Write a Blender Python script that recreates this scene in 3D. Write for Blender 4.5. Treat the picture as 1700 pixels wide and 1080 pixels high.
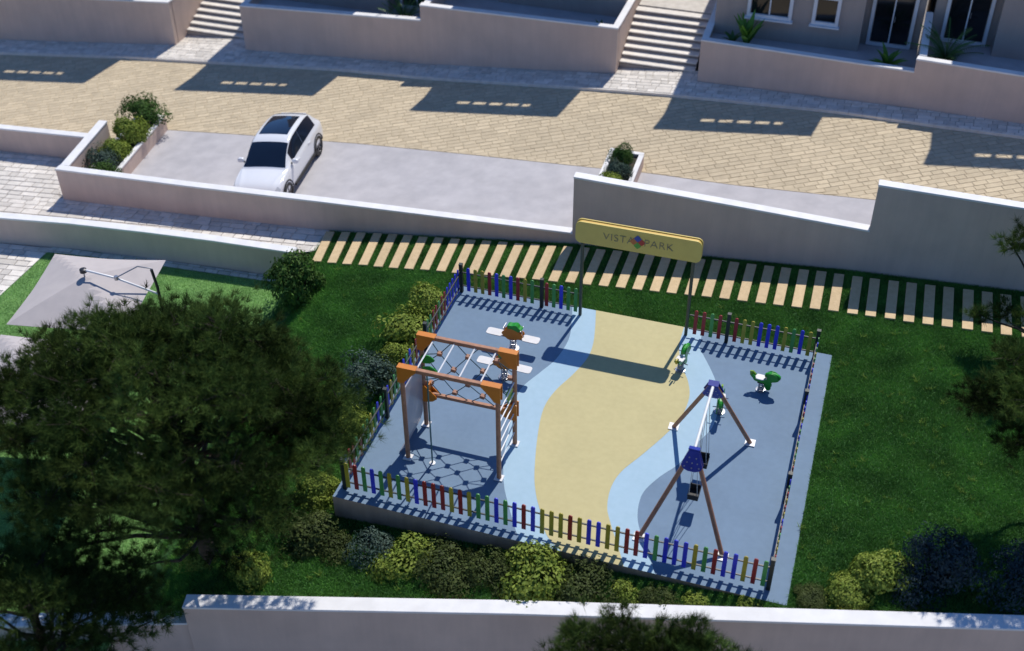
import bpy, bmesh, math, random
import numpy as np
from mathutils import Vector, Matrix
for o in list(bpy.data.objects): bpy.data.objects.remove(o)
SC = bpy.context.scene
COL = SC.collection
RAD = math.radians
# ------------------------------------------------------------------ camera, sky, sun, exposure
def make_camera():
    pitch, roll, yaw = .66957, -.00615, -.31525
    cy, sy, cp, sp = math.cos(yaw), math.sin(yaw), math.cos(pitch), math.sin(pitch)
    F = Vector((sy*cp, cy*cp, -sp)); R = Vector((cy, -sy, 0)); U = R.cross(F)
    c, s = math.cos(roll), math.sin(roll)
    R2 = c*R + s*U; U2 = -s*R + c*U
    M = Matrix(((R2.x, U2.x, -F.x, 10.573), (R2.y, U2.y, -F.y, -18.966), (R2.z, U2.z, -F.z, 22.015), (0, 0, 0, 1)))
    cd = bpy.data.cameras.new('camera'); cd.sensor_width = 36; cd.lens = 2021.87/1700*36
    cd.clip_start = .5; cd.clip_end = 2000
    cd.dof.use_dof = True; cd.dof.focus_distance = 33; cd.dof.aperture_fstop = .32
    co = bpy.data.objects.new('camera', cd); COL.objects.link(co); co.matrix_world = M
    SC.camera = co
make_camera()
SUN_EL, SUN_ROT = RAD(55.5), RAD(8.4)
W = bpy.data.worlds.new('World'); SC.world = W; W.use_nodes = True
nt = W.node_tree; bg = nt.nodes['Background']
sky = nt.nodes.new('ShaderNodeTexSky'); sky.sky_type = 'NISHITA'; sky.sun_disc = False
sky.sun_elevation = SUN_EL; sky.sun_rotation = SUN_ROT; sky.air_density = 1.0; sky.dust_density = .1; sky.ozone_density = 6.0
tn = nt.nodes.new('ShaderNodeMix'); tn.data_type = 'RGBA'; tn.blend_type = 'MULTIPLY'; tn.inputs['Factor'].default_value = 1; tn.inputs['B'].default_value = (.69, .87, 1.08, 1)   # clear deep blue air
nt.links.new(sky.outputs[0], tn.inputs['A']); nt.links.new(tn.outputs['Result'], bg.inputs[0]); bg.inputs[1].default_value = .116
sl = bpy.data.lights.new('sun', 'SUN'); sl.energy = 4.25; sl.angle = RAD(.5); sl.color = (1, .955, .88)
so = bpy.data.objects.new('sun', sl); COL.objects.link(so); so.location = (5, 40, 60)
sd = Vector((-math.sin(SUN_ROT)*math.cos(SUN_EL), -math.cos(SUN_ROT)*math.cos(SUN_EL), -math.sin(SUN_EL)))
so.rotation_euler = sd.to_track_quat('-Z', 'Y').to_euler()
SC.view_settings.view_transform = 'Standard'; SC.view_settings.look = 'None'
SC.view_settings.exposure = 0; SC.view_settings.gamma = 1; SC.view_settings.use_curve_mapping = False
SC.render.engine = 'CYCLES'
# ------------------------------------------------------------------ materials
MATS = {}
def mat(name, col, rough=.6, col2=None, scale=3., detail=6, mix=(.35, .65), bump=0, bscale=40., metal=0, spec=.5, tint=0, obj_rand=0, coat=0, sub=0, stain=0, streak=0):
    """procedural material: two-tone noise, fine relief, optional per-piece and per-leaf tint"""
    m = bpy.data.materials.new(name); m.use_nodes = True; n = m.node_tree.nodes; l = m.node_tree.links
    b = n['Principled BSDF']; b.inputs['Roughness'].default_value = rough; b.inputs['Metallic'].default_value = metal
    b.inputs['Specular IOR Level'].default_value = spec
    if coat: b.inputs['Coat Weight'].default_value = coat; b.inputs['Coat Roughness'].default_value = .08
    tc = n.new('ShaderNodeTexCoord'); out = None
    col2 = col2 or tuple(c*.9 for c in col)
    nz = n.new('ShaderNodeTexNoise'); nz.inputs['Scale'].default_value = scale; nz.inputs['Detail'].default_value = detail
    geo = n.new('ShaderNodeNewGeometry'); l.new(geo.outputs['Position'], nz.inputs['Vector'])
    cr = n.new('ShaderNodeValToRGB'); cr.color_ramp.elements[0].position = mix[0]; cr.color_ramp.elements[1].position = mix[1]
    cr.color_ramp.elements[0].color = (*col2, 1); cr.color_ramp.elements[1].color = (*col, 1)
    l.new(nz.outputs['Fac'], cr.inputs[0]); out = cr.outputs[0]
    def scaleby(sock, lo, hi):
        nonlocal out
        mr = n.new('ShaderNodeMapRange'); mr.inputs['To Min'].default_value = lo; mr.inputs['To Max'].default_value = hi
        l.new(sock, mr.inputs['Value'])
        mx = n.new('ShaderNodeVectorMath'); mx.operation = 'SCALE'; l.new(out, mx.inputs[0]); l.new(mr.outputs[0], mx.inputs['Scale']); out = mx.outputs[0]
    if tint:
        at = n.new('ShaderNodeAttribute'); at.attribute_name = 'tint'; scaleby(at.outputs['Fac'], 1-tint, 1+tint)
    if obj_rand:
        oi = n.new('ShaderNodeObjectInfo'); scaleby(oi.outputs['Random'], 1-obj_rand, 1+obj_rand)
    if stain:
        n2 = n.new('ShaderNodeTexNoise'); n2.inputs['Scale'].default_value = .55; n2.inputs['Detail'].default_value = 8; n2.inputs['Roughness'].default_value = .7
        l.new(geo.outputs['Position'], n2.inputs['Vector'])
        mr = n.new('ShaderNodeMapRange'); mr.inputs['From Min'].default_value = .3; mr.inputs['From Max'].default_value = .7
        l.new(n2.outputs['Fac'], mr.inputs['Value']); scaleby(mr.outputs[0], 1-stain, 1+stain*.4)
    if streak:                         # rain streaks running down the render
        mp = n.new('ShaderNodeMapping'); mp.inputs['Scale'].default_value = (2.2, 2.2, .16); l.new(geo.outputs['Position'], mp.inputs['Vector'])
        n3 = n.new('ShaderNodeTexNoise'); n3.inputs['Scale'].default_value = 1.6; n3.inputs['Detail'].default_value = 7; n3.inputs['Roughness'].default_value = .65; l.new(mp.outputs[0], n3.inputs['Vector'])
        mr3 = n.new('ShaderNodeMapRange'); mr3.inputs['From Min'].default_value = .38; mr3.inputs['From Max'].default_value = .62; l.new(n3.outputs['Fac'], mr3.inputs['Value']); scaleby(mr3.outputs[0], 1-streak, 1)
    l.new(out, b.inputs['Base Color'])
    if sub:
        b.inputs['Subsurface Weight'].default_value = 0
        tr = n.new('ShaderNodeBsdfTranslucent'); l.new(out, tr.inputs['Color']); ms = n.new('ShaderNodeMixShader'); ms.inputs[0].default_value = sub
        l.new(b.outputs[0], ms.inputs[1]); l.new(tr.outputs[0], ms.inputs[2]); l.new(ms.outputs[0], n['Material Output'].inputs['Surface'])
    if bump:
        nb = n.new('ShaderNodeTexNoise'); nb.inputs['Scale'].default_value = bscale; nb.inputs['Detail'].default_value = 4
        l.new(geo.outputs['Position'], nb.inputs['Vector'])
        bp = n.new('ShaderNodeBump'); bp.inputs['Strength'].default_value = bump; bp.inputs['Distance'].default_value = .02
        l.new(nb.outputs['Fac'], bp.inputs['Height']); l.new(bp.outputs[0], b.inputs['Normal'])
    MATS[name] = m; return m
mat('wall', (.67, .515, .43), .85, (.615, .475, .40), 1.2, bump=.25, bscale=60, stain=.07, streak=.06)
mat('cap', (.80, .79, .78), .7, (.72, .71, .70), 2.5, bump=.15, bscale=50, stain=.05)
mat('house_wall', (.42, .35, .31), .9, (.39, .33, .295), .8, bump=.3, bscale=50, stain=.06, streak=.06)
mat('slate', (.155, .235, .335), .8, (.145, .222, .318), 6, bump=.2, bscale=160, stain=.12)
mat('pale_blue', (.36, .51, .615), .8, (.34, .49, .59), 6, bump=.2, bscale=160, stain=.05)
mat('sand', (.53, .465, .235), .8, (.505, .44, .22), 6, bump=.2, bscale=160, stain=.09)
mat('plinth', (.50, .34, .25), .9, (.43, .295, .22), 2, bump=.3, bscale=40, stain=.12, streak=.15)
mat('concrete', (.51, .49, .50), .85, (.42, .405, .42), 1.6, 12, (.3, .7), bump=.25, bscale=70, stain=.12)
mat('street_stone', (.55, .455, .31), .85, (.49, .40, .27), 5, bump=.5, bscale=30, tint=.10, obj_rand=.07, stain=.08)
mat('street_joint', (.44, .36, .24), .95, (.38, .31, .205), 3, bump=.4)
mat('stone', (.74, .69, .62), .85, (.62, .575, .515), 4, bump=.6, bscale=25, tint=.17, obj_rand=.15, stain=.1)
mat('stone_joint', (.38, .35, .31), .95, (.32, .29, .26), 3, bump=.4)
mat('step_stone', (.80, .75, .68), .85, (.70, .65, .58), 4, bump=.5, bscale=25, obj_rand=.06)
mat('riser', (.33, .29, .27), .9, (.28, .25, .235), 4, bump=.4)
mat('plank', (.63, .465, .265), .75, (.56, .41, .225), 6, bump=.4, bscale=30, obj_rand=.07)
mat('soil', (.055, .045, .03), 1, (.035, .03, .02), 3, bump=.6)
mat('ground', (.36, .31, .25), 1, (.28, .24, .19), .2, bump=.5, bscale=5)
mat('lawn', (.034, .11, .022), .95, (.022, .075, .016), 2.2, bump=.8, bscale=30)
mat('grass', (.12, .30, .054), .75, (.076, .21, .040), 1.3, tint=.45, spec=.25, sub=.25)
mat('weed', (.20, .30, .04), .7, (.14, .24, .03), 9, tint=.3, sub=.3)
mat('turf_base', (.18, .34, .10), .95, (.14, .28, .08), 2, bump=.6)
mat('turf', (.36, .56, .20), .8, (.27, .48, .15), 2.0, tint=.35, spec=.2, sub=.25)
mat('post', (.012, .022, .018), .5, (.008, .015, .014), 8)
mat('rail', (.035, .04, .042), .45)
for nm, c in (('blue', (.026, .04, .68)), ('red', (.34, .014, .018)), ('green', (.07, .32, .075)), ('yellow', (.42, .35, .03))):
    mat('picket_'+nm, c, .45, tuple(x*.8 for x in c), 5, bump=.1, bscale=60, obj_rand=.06)
mat('sign_yellow', (.68, .52, .13), .5, (.64, .485, .12), 3, bump=.05)
mat('sign_edge', (.68, .44, .09), .5)
mat('sign_post', (.055, .075, .055), .45, (.045, .06, .045), 5)
mat('letter', (.22, .19, .13), .6)
mat('logo_blue', (.03, .07, .35), .5); mat('logo_red', (.45, .04, .03), .5); mat('logo_orange', (.50, .16, .05), .5); mat('logo_green', (.10, .36, .05), .5)
mat('timber', (.42, .20, .115), .6, (.32, .15, .085), 9, bump=.3, bscale=50)
mat('orange', (.62, .20, .012), .4, (.56, .175, .010), 4)
mat('rope', (.03, .075, .10), .8)
mat('cube', (.34, .15, .085), .6, (.27, .12, .07), 12)
mat('white_metal', (.78, .78, .78), .35, (.72, .72, .73), 5)
mat('toy_white', (.70, .68, .66), .4, (.64, .62, .60), 5)
mat('toy_green', (.025, .30, .025), .3, (.02, .25, .02), 5)
mat('toy_lime', (.20, .36, .03), .35)
mat('toy_yellow', (.52, .42, .04), .4)
mat('steel', (.45, .45, .47), .35, metal=.9)
mat('dark_steel', (.05, .05, .055), .4, metal=.6)
mat('teal', (.05, .15, .16), .4, metal=.3)
mat('panel_grey', (.34, .33, .37), .35, (.31, .30, .34), 3)
mat('navy', (.012, .03, .30), .4, (.010, .025, .26), 5)
mat('rubber', (.010, .010, .011), .6)
mat('car_paint', (.80, .80, .81), .22, (.79, .79, .80), 2, coat=1)
mat('glass_dark', (.005, .009, .02), .05, (.004, .007, .016), 2, spec=.7, coat=.5)
mat('rim', (.12, .12, .13), .3, metal=.8)
mat('lamp_glass', (.55, .56, .58), .1, coat=1)
mat('tail_red', (.30, .008, .010), .15, coat=1)
mat('canvas', (.54, .49, .475), .9, (.50, .455, .445), 2.5, bump=.15, bscale=90, sub=.12)
mat('frame_white', (.74, .75, .77), .5, (.70, .71, .73), 3)
mat('window_glass', (.010, .013, .016), .08, (.006, .008, .010), 1, spec=.6)
mat('curtain', (.30, .12, .04), .9, (.2, .08, .03), 5)
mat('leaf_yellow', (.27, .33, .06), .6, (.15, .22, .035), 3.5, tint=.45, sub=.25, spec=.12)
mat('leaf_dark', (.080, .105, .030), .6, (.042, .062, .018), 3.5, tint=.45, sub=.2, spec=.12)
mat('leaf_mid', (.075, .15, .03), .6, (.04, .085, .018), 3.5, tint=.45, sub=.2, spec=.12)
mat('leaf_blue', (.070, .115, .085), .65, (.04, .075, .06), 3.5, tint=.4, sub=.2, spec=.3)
mat('leaf_shaded', (.035, .060, .070), .7, (.02, .04, .05), 3.5, tint=.4, sub=.15, spec=.2)  # blue shade on the bottom right shrubs, painted into the leaf colour
mat('needle', (.075, .118, .026), .8, (.028, .052, .012), .9, tint=.7, sub=.2, spec=.08)
mat('bark', (.06, .045, .034), .95, (.03, .023, .018), 9, bump=.9, bscale=22)
mat('palm_leaf', (.07, .17, .035), .5, (.045, .12, .025), 3, tint=.35, sub=.2)
mat('agave_leaf', (.13, .30, .03), .5, (.09, .22, .025), 3, tint=.3, sub=.2)
# ------------------------------------------------------------------ helpers
def tag(o, label=None, cat=None, group=None, kind=None):
    if label: o['label'] = label
    if cat: o['category'] = cat
    if group: o['group'] = group
    if kind: o['kind'] = kind
    return o
def empty(name, loc=(0, 0, 0), rz=0, parent=None):
    o = bpy.data.objects.new(name, None); COL.objects.link(o); o.location = loc; o.rotation_euler.z = rz
    o.empty_display_size = .2; o.parent = parent
    return o
def thing(name, label, cat, loc=(0, 0, 0), rz=0, group=None): return tag(empty(name, loc, rz), label, cat, group)
def link(name, me, parent=None, loc=None):
    o = bpy.data.objects.new(name, me); COL.objects.link(o); o.parent = parent
    if loc is not None: o.location = loc
    return o
def copy_tree(o, parent=None):
    c = o.copy(); COL.objects.link(c); c.parent = parent
    for ch in list(o.children): copy_tree(ch, c)
    return c
class MB:
    def __init__(s): s.v = []; s.f = []
    def add(s, vs, fs, M=None):
        b = len(s.v)
        s.v += [tuple(M @ Vector(p)) if M else tuple(p) for p in vs]
        s.f += [tuple(i+b for i in f) for f in fs]; return s
    def box(s, c, d, M=None, rz=0):
        x, y, z = (k/2 for k in d); vs = [(i*x, j*y, k*z) for k in (-1, 1) for j in (-1, 1) for i in (-1, 1)]
        T = Matrix.Translation(c) @ Matrix.Rotation(rz, 4, 'Z')
        if M: T = M @ T
        return s.add(vs, [(0, 2, 3, 1), (4, 5, 7, 6), (0, 1, 5, 4), (2, 6, 7, 3), (0, 4, 6, 2), (1, 3, 7, 5)], T)
    def prism(s, poly, z0, z1, M=None):
        n = len(poly)
        a = sum(poly[i][0]*poly[(i+1) % n][1]-poly[(i+1) % n][0]*poly[i][1] for i in range(n))
        if a < 0: poly = poly[::-1]
        f0 = (lambda p: z0(p) if callable(z0) else z0); f1 = (lambda p: z1(p) if callable(z1) else z1)
        vs = [(p[0], p[1], f0(p)) for p in poly]+[(p[0], p[1], f1(p)) for p in poly]
        fs = [tuple(range(n))[::-1], tuple(range(n, 2*n))]+[(i, (i+1) % n, (i+1) % n+n, i+n) for i in range(n)]
        return s.add(vs, fs, M)
    def tube(s, pts, r, n=8, cap=True, M=None):
        pts = [Vector(p) for p in pts]; rs = r if hasattr(r, '__len__') else [r]*len(pts)
        vs = []; fs = []; prev = None
        for i, p in enumerate(pts):
            t = (pts[min(i+1, len(pts)-1)]-pts[max(i-1, 0)]).normalized()
            if prev is None: a = t.orthogonal().normalized()
            else: a = (prev-t*prev.dot(t)); a = a.normalized() if a.length > 1e-6 else t.orthogonal().normalized()
            prev = a; b = t.cross(a)
            vs += [p+(a*math.cos(2*math.pi*k/n)+b*math.sin(2*math.pi*k/n))*rs[i] for k in range(n)]
        for i in range(len(pts)-1):
            for k in range(n): fs.append((i*n+k, i*n+(k+1) % n, (i+1)*n+(k+1) % n, (i+1)*n+k))
        if cap: fs += [tuple(range(n))[::-1], tuple(range((len(pts)-1)*n, len(pts)*n))]
        return s.add(vs, fs, M)
    def lathe(s, prof, n=16, M=None):
        vs = [(r*math.cos(2*math.pi*k/n), r*math.sin(2*math.pi*k/n), z) for r, z in prof for k in range(n)]
        fs = [(i*n+k, i*n+(k+1) % n, (i+1)*n+(k+1) % n, (i+1)*n+k) for i in range(len(prof)-1) for k in range(n)]
        fs += [tuple(range(n))[::-1], tuple(range((len(prof)-1)*n, len(prof)*n))]
        return s.add(vs, fs, M)
    def mesh(s, name, m, smooth=False):
        me = bpy.data.meshes.new(name); me.from_pydata([tuple(v) for v in s.v], [], s.f)
        me.materials.append(MATS[m]); me.update()
        if smooth:
            me.polygons.foreach_set('use_smooth', [True]*len(me.polygons)); me.set_sharp_from_angle(angle=RAD(smooth if smooth is not True else 45))
        return me
    def build(s, name, m, parent=None, smooth=False, bevel=0):
        o = link(name, s.mesh(name, m, smooth), parent)
        if bevel:
            b = o.modifiers.new('bevel', 'BEVEL'); b.width = bevel; b.segments = 2; b.limit_method = 'ANGLE'
        return o
def lerp(xs, ys):
    return lambda x: float(np.interp(x, xs, ys))
def catmull(pts, k=6):
    P = [np.array(p, float) for p in pts]; P = [2*P[0]-P[1]]+P+[2*P[-1]-P[-2]]; out = []
    for i in range(1, len(P)-2):
        for j in range(k):
            t = j/k; a, b, c, d = P[i-1:i+3]
            out.append(tuple(.5*((2*b)+(c-a)*t+(2*a-5*b+4*c-d)*t*t+(3*b-a-3*c+d)*t**3)))
    out.append(tuple(P[-2])); return out
def fast_mesh(name, V, tris_per=None, faces=None, m=None, tint=None):
    """V (n,k,3): n separate polygons of k corners, written with foreach_set"""
    n, k, _ = V.shape; me = bpy.data.meshes.new(name)
    me.vertices.add(n*k); me.loops.add(n*k); me.polygons.add(n)
    me.vertices.foreach_set('co', V.reshape(-1).astype(np.float32))
    me.loops.foreach_set('vertex_index', np.arange(n*k, dtype=np.int32))
    me.polygons.foreach_set('loop_start', np.arange(0, n*k, k, dtype=np.int32))
    if tint is not None:
        a = me.attributes.new('tint', 'FLOAT', 'POINT'); a.data.foreach_set('value', np.repeat(tint, k).astype(np.float32))
    me.materials.append(MATS[m]); me.update(); me.validate(); return me
def zS(x, y=0): return .085*(x-2.5)-.37            # street level, rising to the right
def xb(y): return -6.6+(9.5-y)*.17                   # border of the bright turf
def zL(x, y):                                        # lawn level
    z = .065*(x-11); b = xb(y)-(max(0, y-9.2)*3 if x > -6.4 else 0); t = min(1, max(0, (b+1.9-x)/1.8)); t = t*t*(3-2*t)
    return z*(1-t)+(-1.9)*t
def zLv(x, y):
    z = .065*(x-11); b = -6.6+(9.5-y)*.17-np.where(x > -6.4, np.maximum(0, y-9.2)*3, 0); t = np.clip((b+1.9-x)/1.8, 0, 1); t = t*t*(3-2*t)
    return z*(1-t)-1.9*t
# ------------------------------------------------------------------ the setting
o = MB().add([(-300, -300, -4.6), (300, -300, -4.6), (300, 300, -4.6), (-300, 300, -4.6)], [(0, 1, 2, 3)]).build('ground', 'ground'); tag(o, kind='structure')
FW = lerp([-2.35, 5.01, 15.91, 40], [-3.78, -2.03, .40, 5.8])          # front edge of the boundary wall
WB = lerp([-16.5, -6.1, 2.3, 7, 10.8, 16, 30], [11.71, 11.83, 12.82, 13.03, 13.2, 13.16, 13.1])   # foot of the parking walls
def height_sheet(name, m, x0, x1, ylo, yhi, nx, ny, zf, parent=None):
    vs = []; fs = []
    for i in range(nx+1):
        x = x0+(x1-x0)*i/nx; a, b = ylo(x), yhi(x)
        for j in range(ny+1):
            y = a+(b-a)*j/ny; vs.append((x, y, zf(x, y)))
    for i in range(nx):
        for j in range(ny): fs.append((i*(ny+1)+j, (i+1)*(ny+1)+j, (i+1)*(ny+1)+j+1, i*(ny+1)+j+1))
    return MB().add(vs, fs).build(name, m, parent, True)
rnd = np.random.default_rng(7)
LT = lerp([-28, -17.2, -14.4, -11.5, -6.9, -5.9, -2.4], [7.0, 9.1, 9.54, 9.84, 10.19, 10.6, 12])   # back of the garden wall
lawn_lo = lambda x: FW(x)+.15 if x > -2.4 else -3.7+(x+2.4)*.25
lawn_hi = lambda x: WB(x) if x > -6 else LT(x)
tag(height_sheet('lawn', 'lawn', -9, 34, lawn_lo, lawn_hi, 86, 40, zL), kind='structure')
tag(height_sheet('turf', 'turf_base', -15.25, -4.0, lambda x: -9, lambda x: LT(x) if x < -6.6 else (9.5-(x+6.6)/.17), 40, 40, lambda x, y: zL(x, y)+.006), kind='structure')
def blades(name, m, n, x0, x1, y0, y1, keep, zf, h, w, label, cat):
    x = rnd.uniform(x0, x1, n); y = rnd.uniform(y0, y1, n); k = keep(x, y); x, y = x[k], y[k]; n = len(x)
    z = zf(x, y); a = rnd.uniform(0, 2*np.pi, n); hh = h*rnd.uniform(.5, 1.3, n); ww = w*rnd.uniform(.6, 1.3, n)
    lean = rnd.normal(0, .5, (n, 2))*hh[:, None]
    V = np.zeros((n, 3, 3)); dx, dy = np.cos(a)*ww, np.sin(a)*ww
    V[:, 0] = np.stack([x-dx, y-dy, z-.01], 1); V[:, 1] = np.stack([x+dx, y+dy, z-.01], 1); V[:, 2] = np.stack([x+lean[:, 0], y+lean[:, 1], z+hh], 1)
    patch = .5+.25*np.sin(x*2.1+np.sin(y*1.7))*np.cos(y*2.6+np.sin(x*1.3)*1.4)
    t = np.clip(rnd.normal(patch, .22), 0, 1)
    return tag(link(name, fast_mesh(name, V, m=m, tint=t)), label, cat, kind='stuff')
def lawn_keep(x, y):
    fw = np.interp(x, [-2.35, 5.01, 15.91, 40], [-3.5, -1.75, .68, 6.1]); fw = np.where(x < -2.4, -4.2, fw)
    wb = np.interp(x, [-16.5, -6.1, 2.3, 7, 10.8, 16, 30], [11.71, 11.83, 12.82, 13.03, 13.2, 13.16, 13.1])-.03
    ok = (y > fw) & (y < wb) & (x > -6.6+(9.5-y)*.17+.1)
    ok &= ~((x > -.22) & (x < 10.99) & (y > -.35) & (y < 8.92))
    ok &= ~((x < -6) & (y > 9.6))
    return ok
blades('lawn_grass', 'grass', 1500000, -6.6, 18.5, -4.2, 13.3, lawn_keep, zLv, .075, .011, 'dark green grass of the lawn round the playground', 'grass')
def turf_keep(x, y):
    lt = np.interp(x, [-28, -17.2, -14.4, -11.5, -6.9, -5.9], [6.7, 8.8, 9.24, 9.54, 9.89, 10.2])
    return (x < -6.6+(9.5-y)*.17+.12) & (y < lt) & (x > -15.25)
blades('turf_grass', 'turf', 420000, -15.3, -4.0, -6, 10, turf_keep, lambda x, y: zLv(x, y)+.006, .04, .011, 'bright green short turf under the parasols', 'grass')
def weeds():
    V = []; T = []
    for _ in range(260):
        while True:
            x, y = rnd.uniform(-5, 17.5), rnd.uniform(-3.2, 10.5)
            if lawn_keep(np.array([x]), np.array([y]))[0] and (x > 11 or rnd.random() < .45): break
        z = zL(x, y); r = rnd.uniform(.05, .12)
        for _ in range(int(rnd.integers(9, 20))):
            a = rnd.uniform(0, 6.28); l = r*rnd.uniform(.6, 1.3); c, s = math.cos(a), math.sin(a); w = .014
            p = (x+rnd.normal(0, .03), y+rnd.normal(0, .03)); h = rnd.uniform(.06, .13)
            V.append([(p[0]-s*w, p[1]+c*w, z), (p[0]+s*w, p[1]-c*w, z), (p[0]+c*l, p[1]+s*l, z+h)]); T.append(rnd.random())
    tag(link('lawn_weeds', fast_mesh('lawn_weeds', np.array(V), m='weed', tint=np.array(T))), 'yellow green weed tufts scattered over the dark lawn', 'weeds', kind='stuff')
weeds()
# paving: loose stones, most of them single pieces, on a mortar bed
def paving(name, bed_mat, stone_mat, x0, x1, ylo, yhi, zf, slope, angle, course, lengths, gap, th, seed, limit=300, focus=None, skip=None, irregular=.0):
    """a bed plus coursed stones; stones cut by an edge and those past the limit are joined into one part"""
    R = random.Random(seed)
    bed = height_sheet(name, bed_mat, x0, x1, ylo, yhi, max(8, int((x1-x0)*1.5)), 3, zf); tag(bed, kind='structure')
    full = []; cut = MB()
    ymin = min(ylo(x0+(x1-x0)*i/40) for i in range(41))-.5; ymax = max(yhi(x0+(x1-x0)*i/40) for i in range(41))+.5
    cx, cy = (x0+x1)/2, (ymin+ymax)/2; ca, sa = math.cos(angle), math.sin(angle)
    half = max(x1-x0, ymax-ymin)*.75
    tilt = Matrix.Rotation(-math.atan(slope), 4, 'Y')
    v = -half
    while v < half:
        h = course*R.uniform(.85, 1.15) if irregular else course
        u = -half-R.uniform(0, max(lengths))
        while u < half:
            w = R.choice(lengths)
            cs = [(u+gap/2, v+gap/2), (u+w-gap/2, v+gap/2), (u+w-gap/2, v+h-gap/2), (u+gap/2, v+h-gap/2)]
            P = [(cx+ca*a-sa*b, cy+sa*a+ca*b) for a, b in cs]
            u += w
            if all(p[0] < x0 for p in P) or all(p[0] > x1 for p in P): continue
            if all(p[1] < ylo(p[0]) for p in P) or all(p[1] > yhi(p[0]) for p in P): continue
            mx, my = sum(p[0] for p in P)/4, sum(p[1] for p in P)/4
            if skip and skip(mx, my): continue
            Q = [(min(max(p[0], x0), x1), p[1]) for p in P]; Q = [(p[0], min(max(p[1], ylo(p[0])+.005), yhi(p[0])-.005)) for p in Q]
            same = all(abs(a[0]-b[0])+abs(a[1]-b[1]) < 1e-6 for a, b in zip(P, Q))
            dz = R.uniform(0, .006)
            if same: full.append((mx, my, w, h, dz))
            else:
                area = abs(sum(Q[i][0]*Q[(i+1) % 4][1]-Q[(i+1) % 4][0]*Q[i][1] for i in range(4)))/2
                if area > .004: cut.prism(Q, lambda p: zf(*p)-.01, lambda p: zf(*p)+th+dz)
        v += h
    if focus: full.sort(key=lambda s: (s[0]-focus[0])**2+(s[1]-focus[1])**2)
    cache = {}
    def stone_mesh(w, h):
        key = (round(w, 2), round(h, 2))
        if key not in cache:
            a, b = w/2-gap/2, h/2-gap/2; e = .012
            vs = [(-a, -b, -.01), (a, -b, -.01), (a, b, -.01), (-a, b, -.01), (-a, -b, th-e*.6), (a, -b, th-e*.6), (a, b, th-e*.6), (-a, b, th-e*.6), (-a+e, -b+e, th), (a-e, -b+e, th), (a-e, b-e, th), (-a+e, b-e, th)]
            fs = [(0, 1, 5, 4), (1, 2, 6, 5), (2, 3, 7, 6), (3, 0, 4, 7), (4, 5, 9, 8), (5, 6, 10, 9), (6, 7, 11, 10), (7, 4, 8, 11), (8, 9, 10, 11)]
            me = MB().add(vs, fs).mesh('stone', stone_mat); at = me.attributes.new('tint', 'FLOAT', 'FACE'); at.data.foreach_set('value', [.5]*len(fs))
            cache[key] = (vs, fs, me)
        return cache[key]
    Rz = Matrix.Rotation(angle, 4, 'Z')
    for i, (x, y, w, h, dz) in enumerate(full):
        hq = round(h/.03)*.03 if irregular else h
        vs, fs, me = stone_mesh(w, hq)
        M = Matrix.Translation((x, y, zf(x, y)+dz)) @ tilt @ Rz @ Matrix.Rotation(R.uniform(-.012, .012), 4, 'X')
        if i < limit:
            s = link('stone', me, bed); s.matrix_local = M
        else: cut.add(vs, fs, M)
    if cut.v:
        c = cut.build('stones', stone_mat, bed); tag(c, kind='stuff')
        at = c.data.attributes.new('tint', 'FLOAT', 'FACE'); nf = len(c.data.polygons)
        vals = np.repeat(rnd.random(nf), 1); at.data.foreach_set('value', vals.astype(np.float32))
    return bed
KERB = lerp([-36, -27.9, -21.5, -17.8, -10.9, -7, -.24, 3.2, 9.3, 13.1, 16, 24], [22.9, 23.05, 23.43, 23.47, 23.55, 23.3, 23.28, 23.2, 22.75, 22.15, 21.75, 20.6])
UPB = lerp([-36, -28.8, -19.6, -16, -7.5, .77, 4.1, 11.9, 15.8, 24], [24.1, 24.34, 24.87, 24.8, 24.5, 24.65, 24.4, 23.36, 22.7, 21.4])
PARK = lerp([-36, -16, -12.3, -7.4, -3.1, 1.9, 3.6, 6.9, 10.2, 24], [17.6, 17.58, 17.7, 17.75, 17.63, 17.43, 17.4, 17.06, 16.94, 16.4])
paving('street', 'street_joint', 'street_stone', -34, 22, lambda x: PARK(x) if x > -16.9 else 14.72, lambda x: KERB(x), zS, .085, RAD(27), .26, [.36, .48, .6], .016, .012, 3, 300, (4, 17))
paving('pavement', 'stone_joint', 'stone', -34, 22, lambda x: KERB(x)+.07, UPB, lambda x, y: zS(x)+.12, .085, RAD(-1), .26, [.3, .4, .5, .62], .022, .02, 5, 300, (-4, 23), irregular=1)
kb = MB(); xs = [-34+i*.5 for i in range(113)]
for a, b in zip(xs, xs[1:]):
    kb.prism([(a+.004, KERB(a)+.002), (b-.004, KERB(b)+.002), (b-.004, KERB(b)+.066), (a+.004, KERB(a)+.066)], lambda p: zS(p[0])-.3, lambda p: zS(p[0])+.125)
tag(kb.build('kerb', 'step_stone'), kind='structure')
tag(height_sheet('parking_bay', 'concrete', -16.4, 22, lambda x: WB(x)+.1, PARK, 60, 6, lambda x, y: zS(x)+.004), kind='structure')
# lower walkway on the left, and the garden terrace paving
paving('walkway', 'stone_joint', 'stone', -27, -5.93, lambda x: LT(x), lambda x: 14.42 if x < -16.62 else WB(x)-.01, lambda x, y: .065*(x-11)+.012, .065, RAD(3), .30, [.32, .45, .55, .7], .025, .022, 9, 300, (-11, 10), irregular=1)
paving('terrace', 'stone_joint', 'stone', -24, -15.26, lambda x: -4, lambda x: LT(x)-.32, lambda x, y: -1.9, 0, RAD(8), .30, [.32, .45, .55, .7], .025, .022, 11, 160, (-16, 8), irregular=1)
e1 = paving('terrace_edge', 'stone_joint', 'stone', -15.24, -6.6, lambda x: LT(x)-.62, lambda x: LT(x)-.31, lambda x, y: -1.885, 0, RAD(4), .30, [.32, .45, .55], .025, .022, 12, 60, (-9, 9.6), irregular=1)
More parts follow.
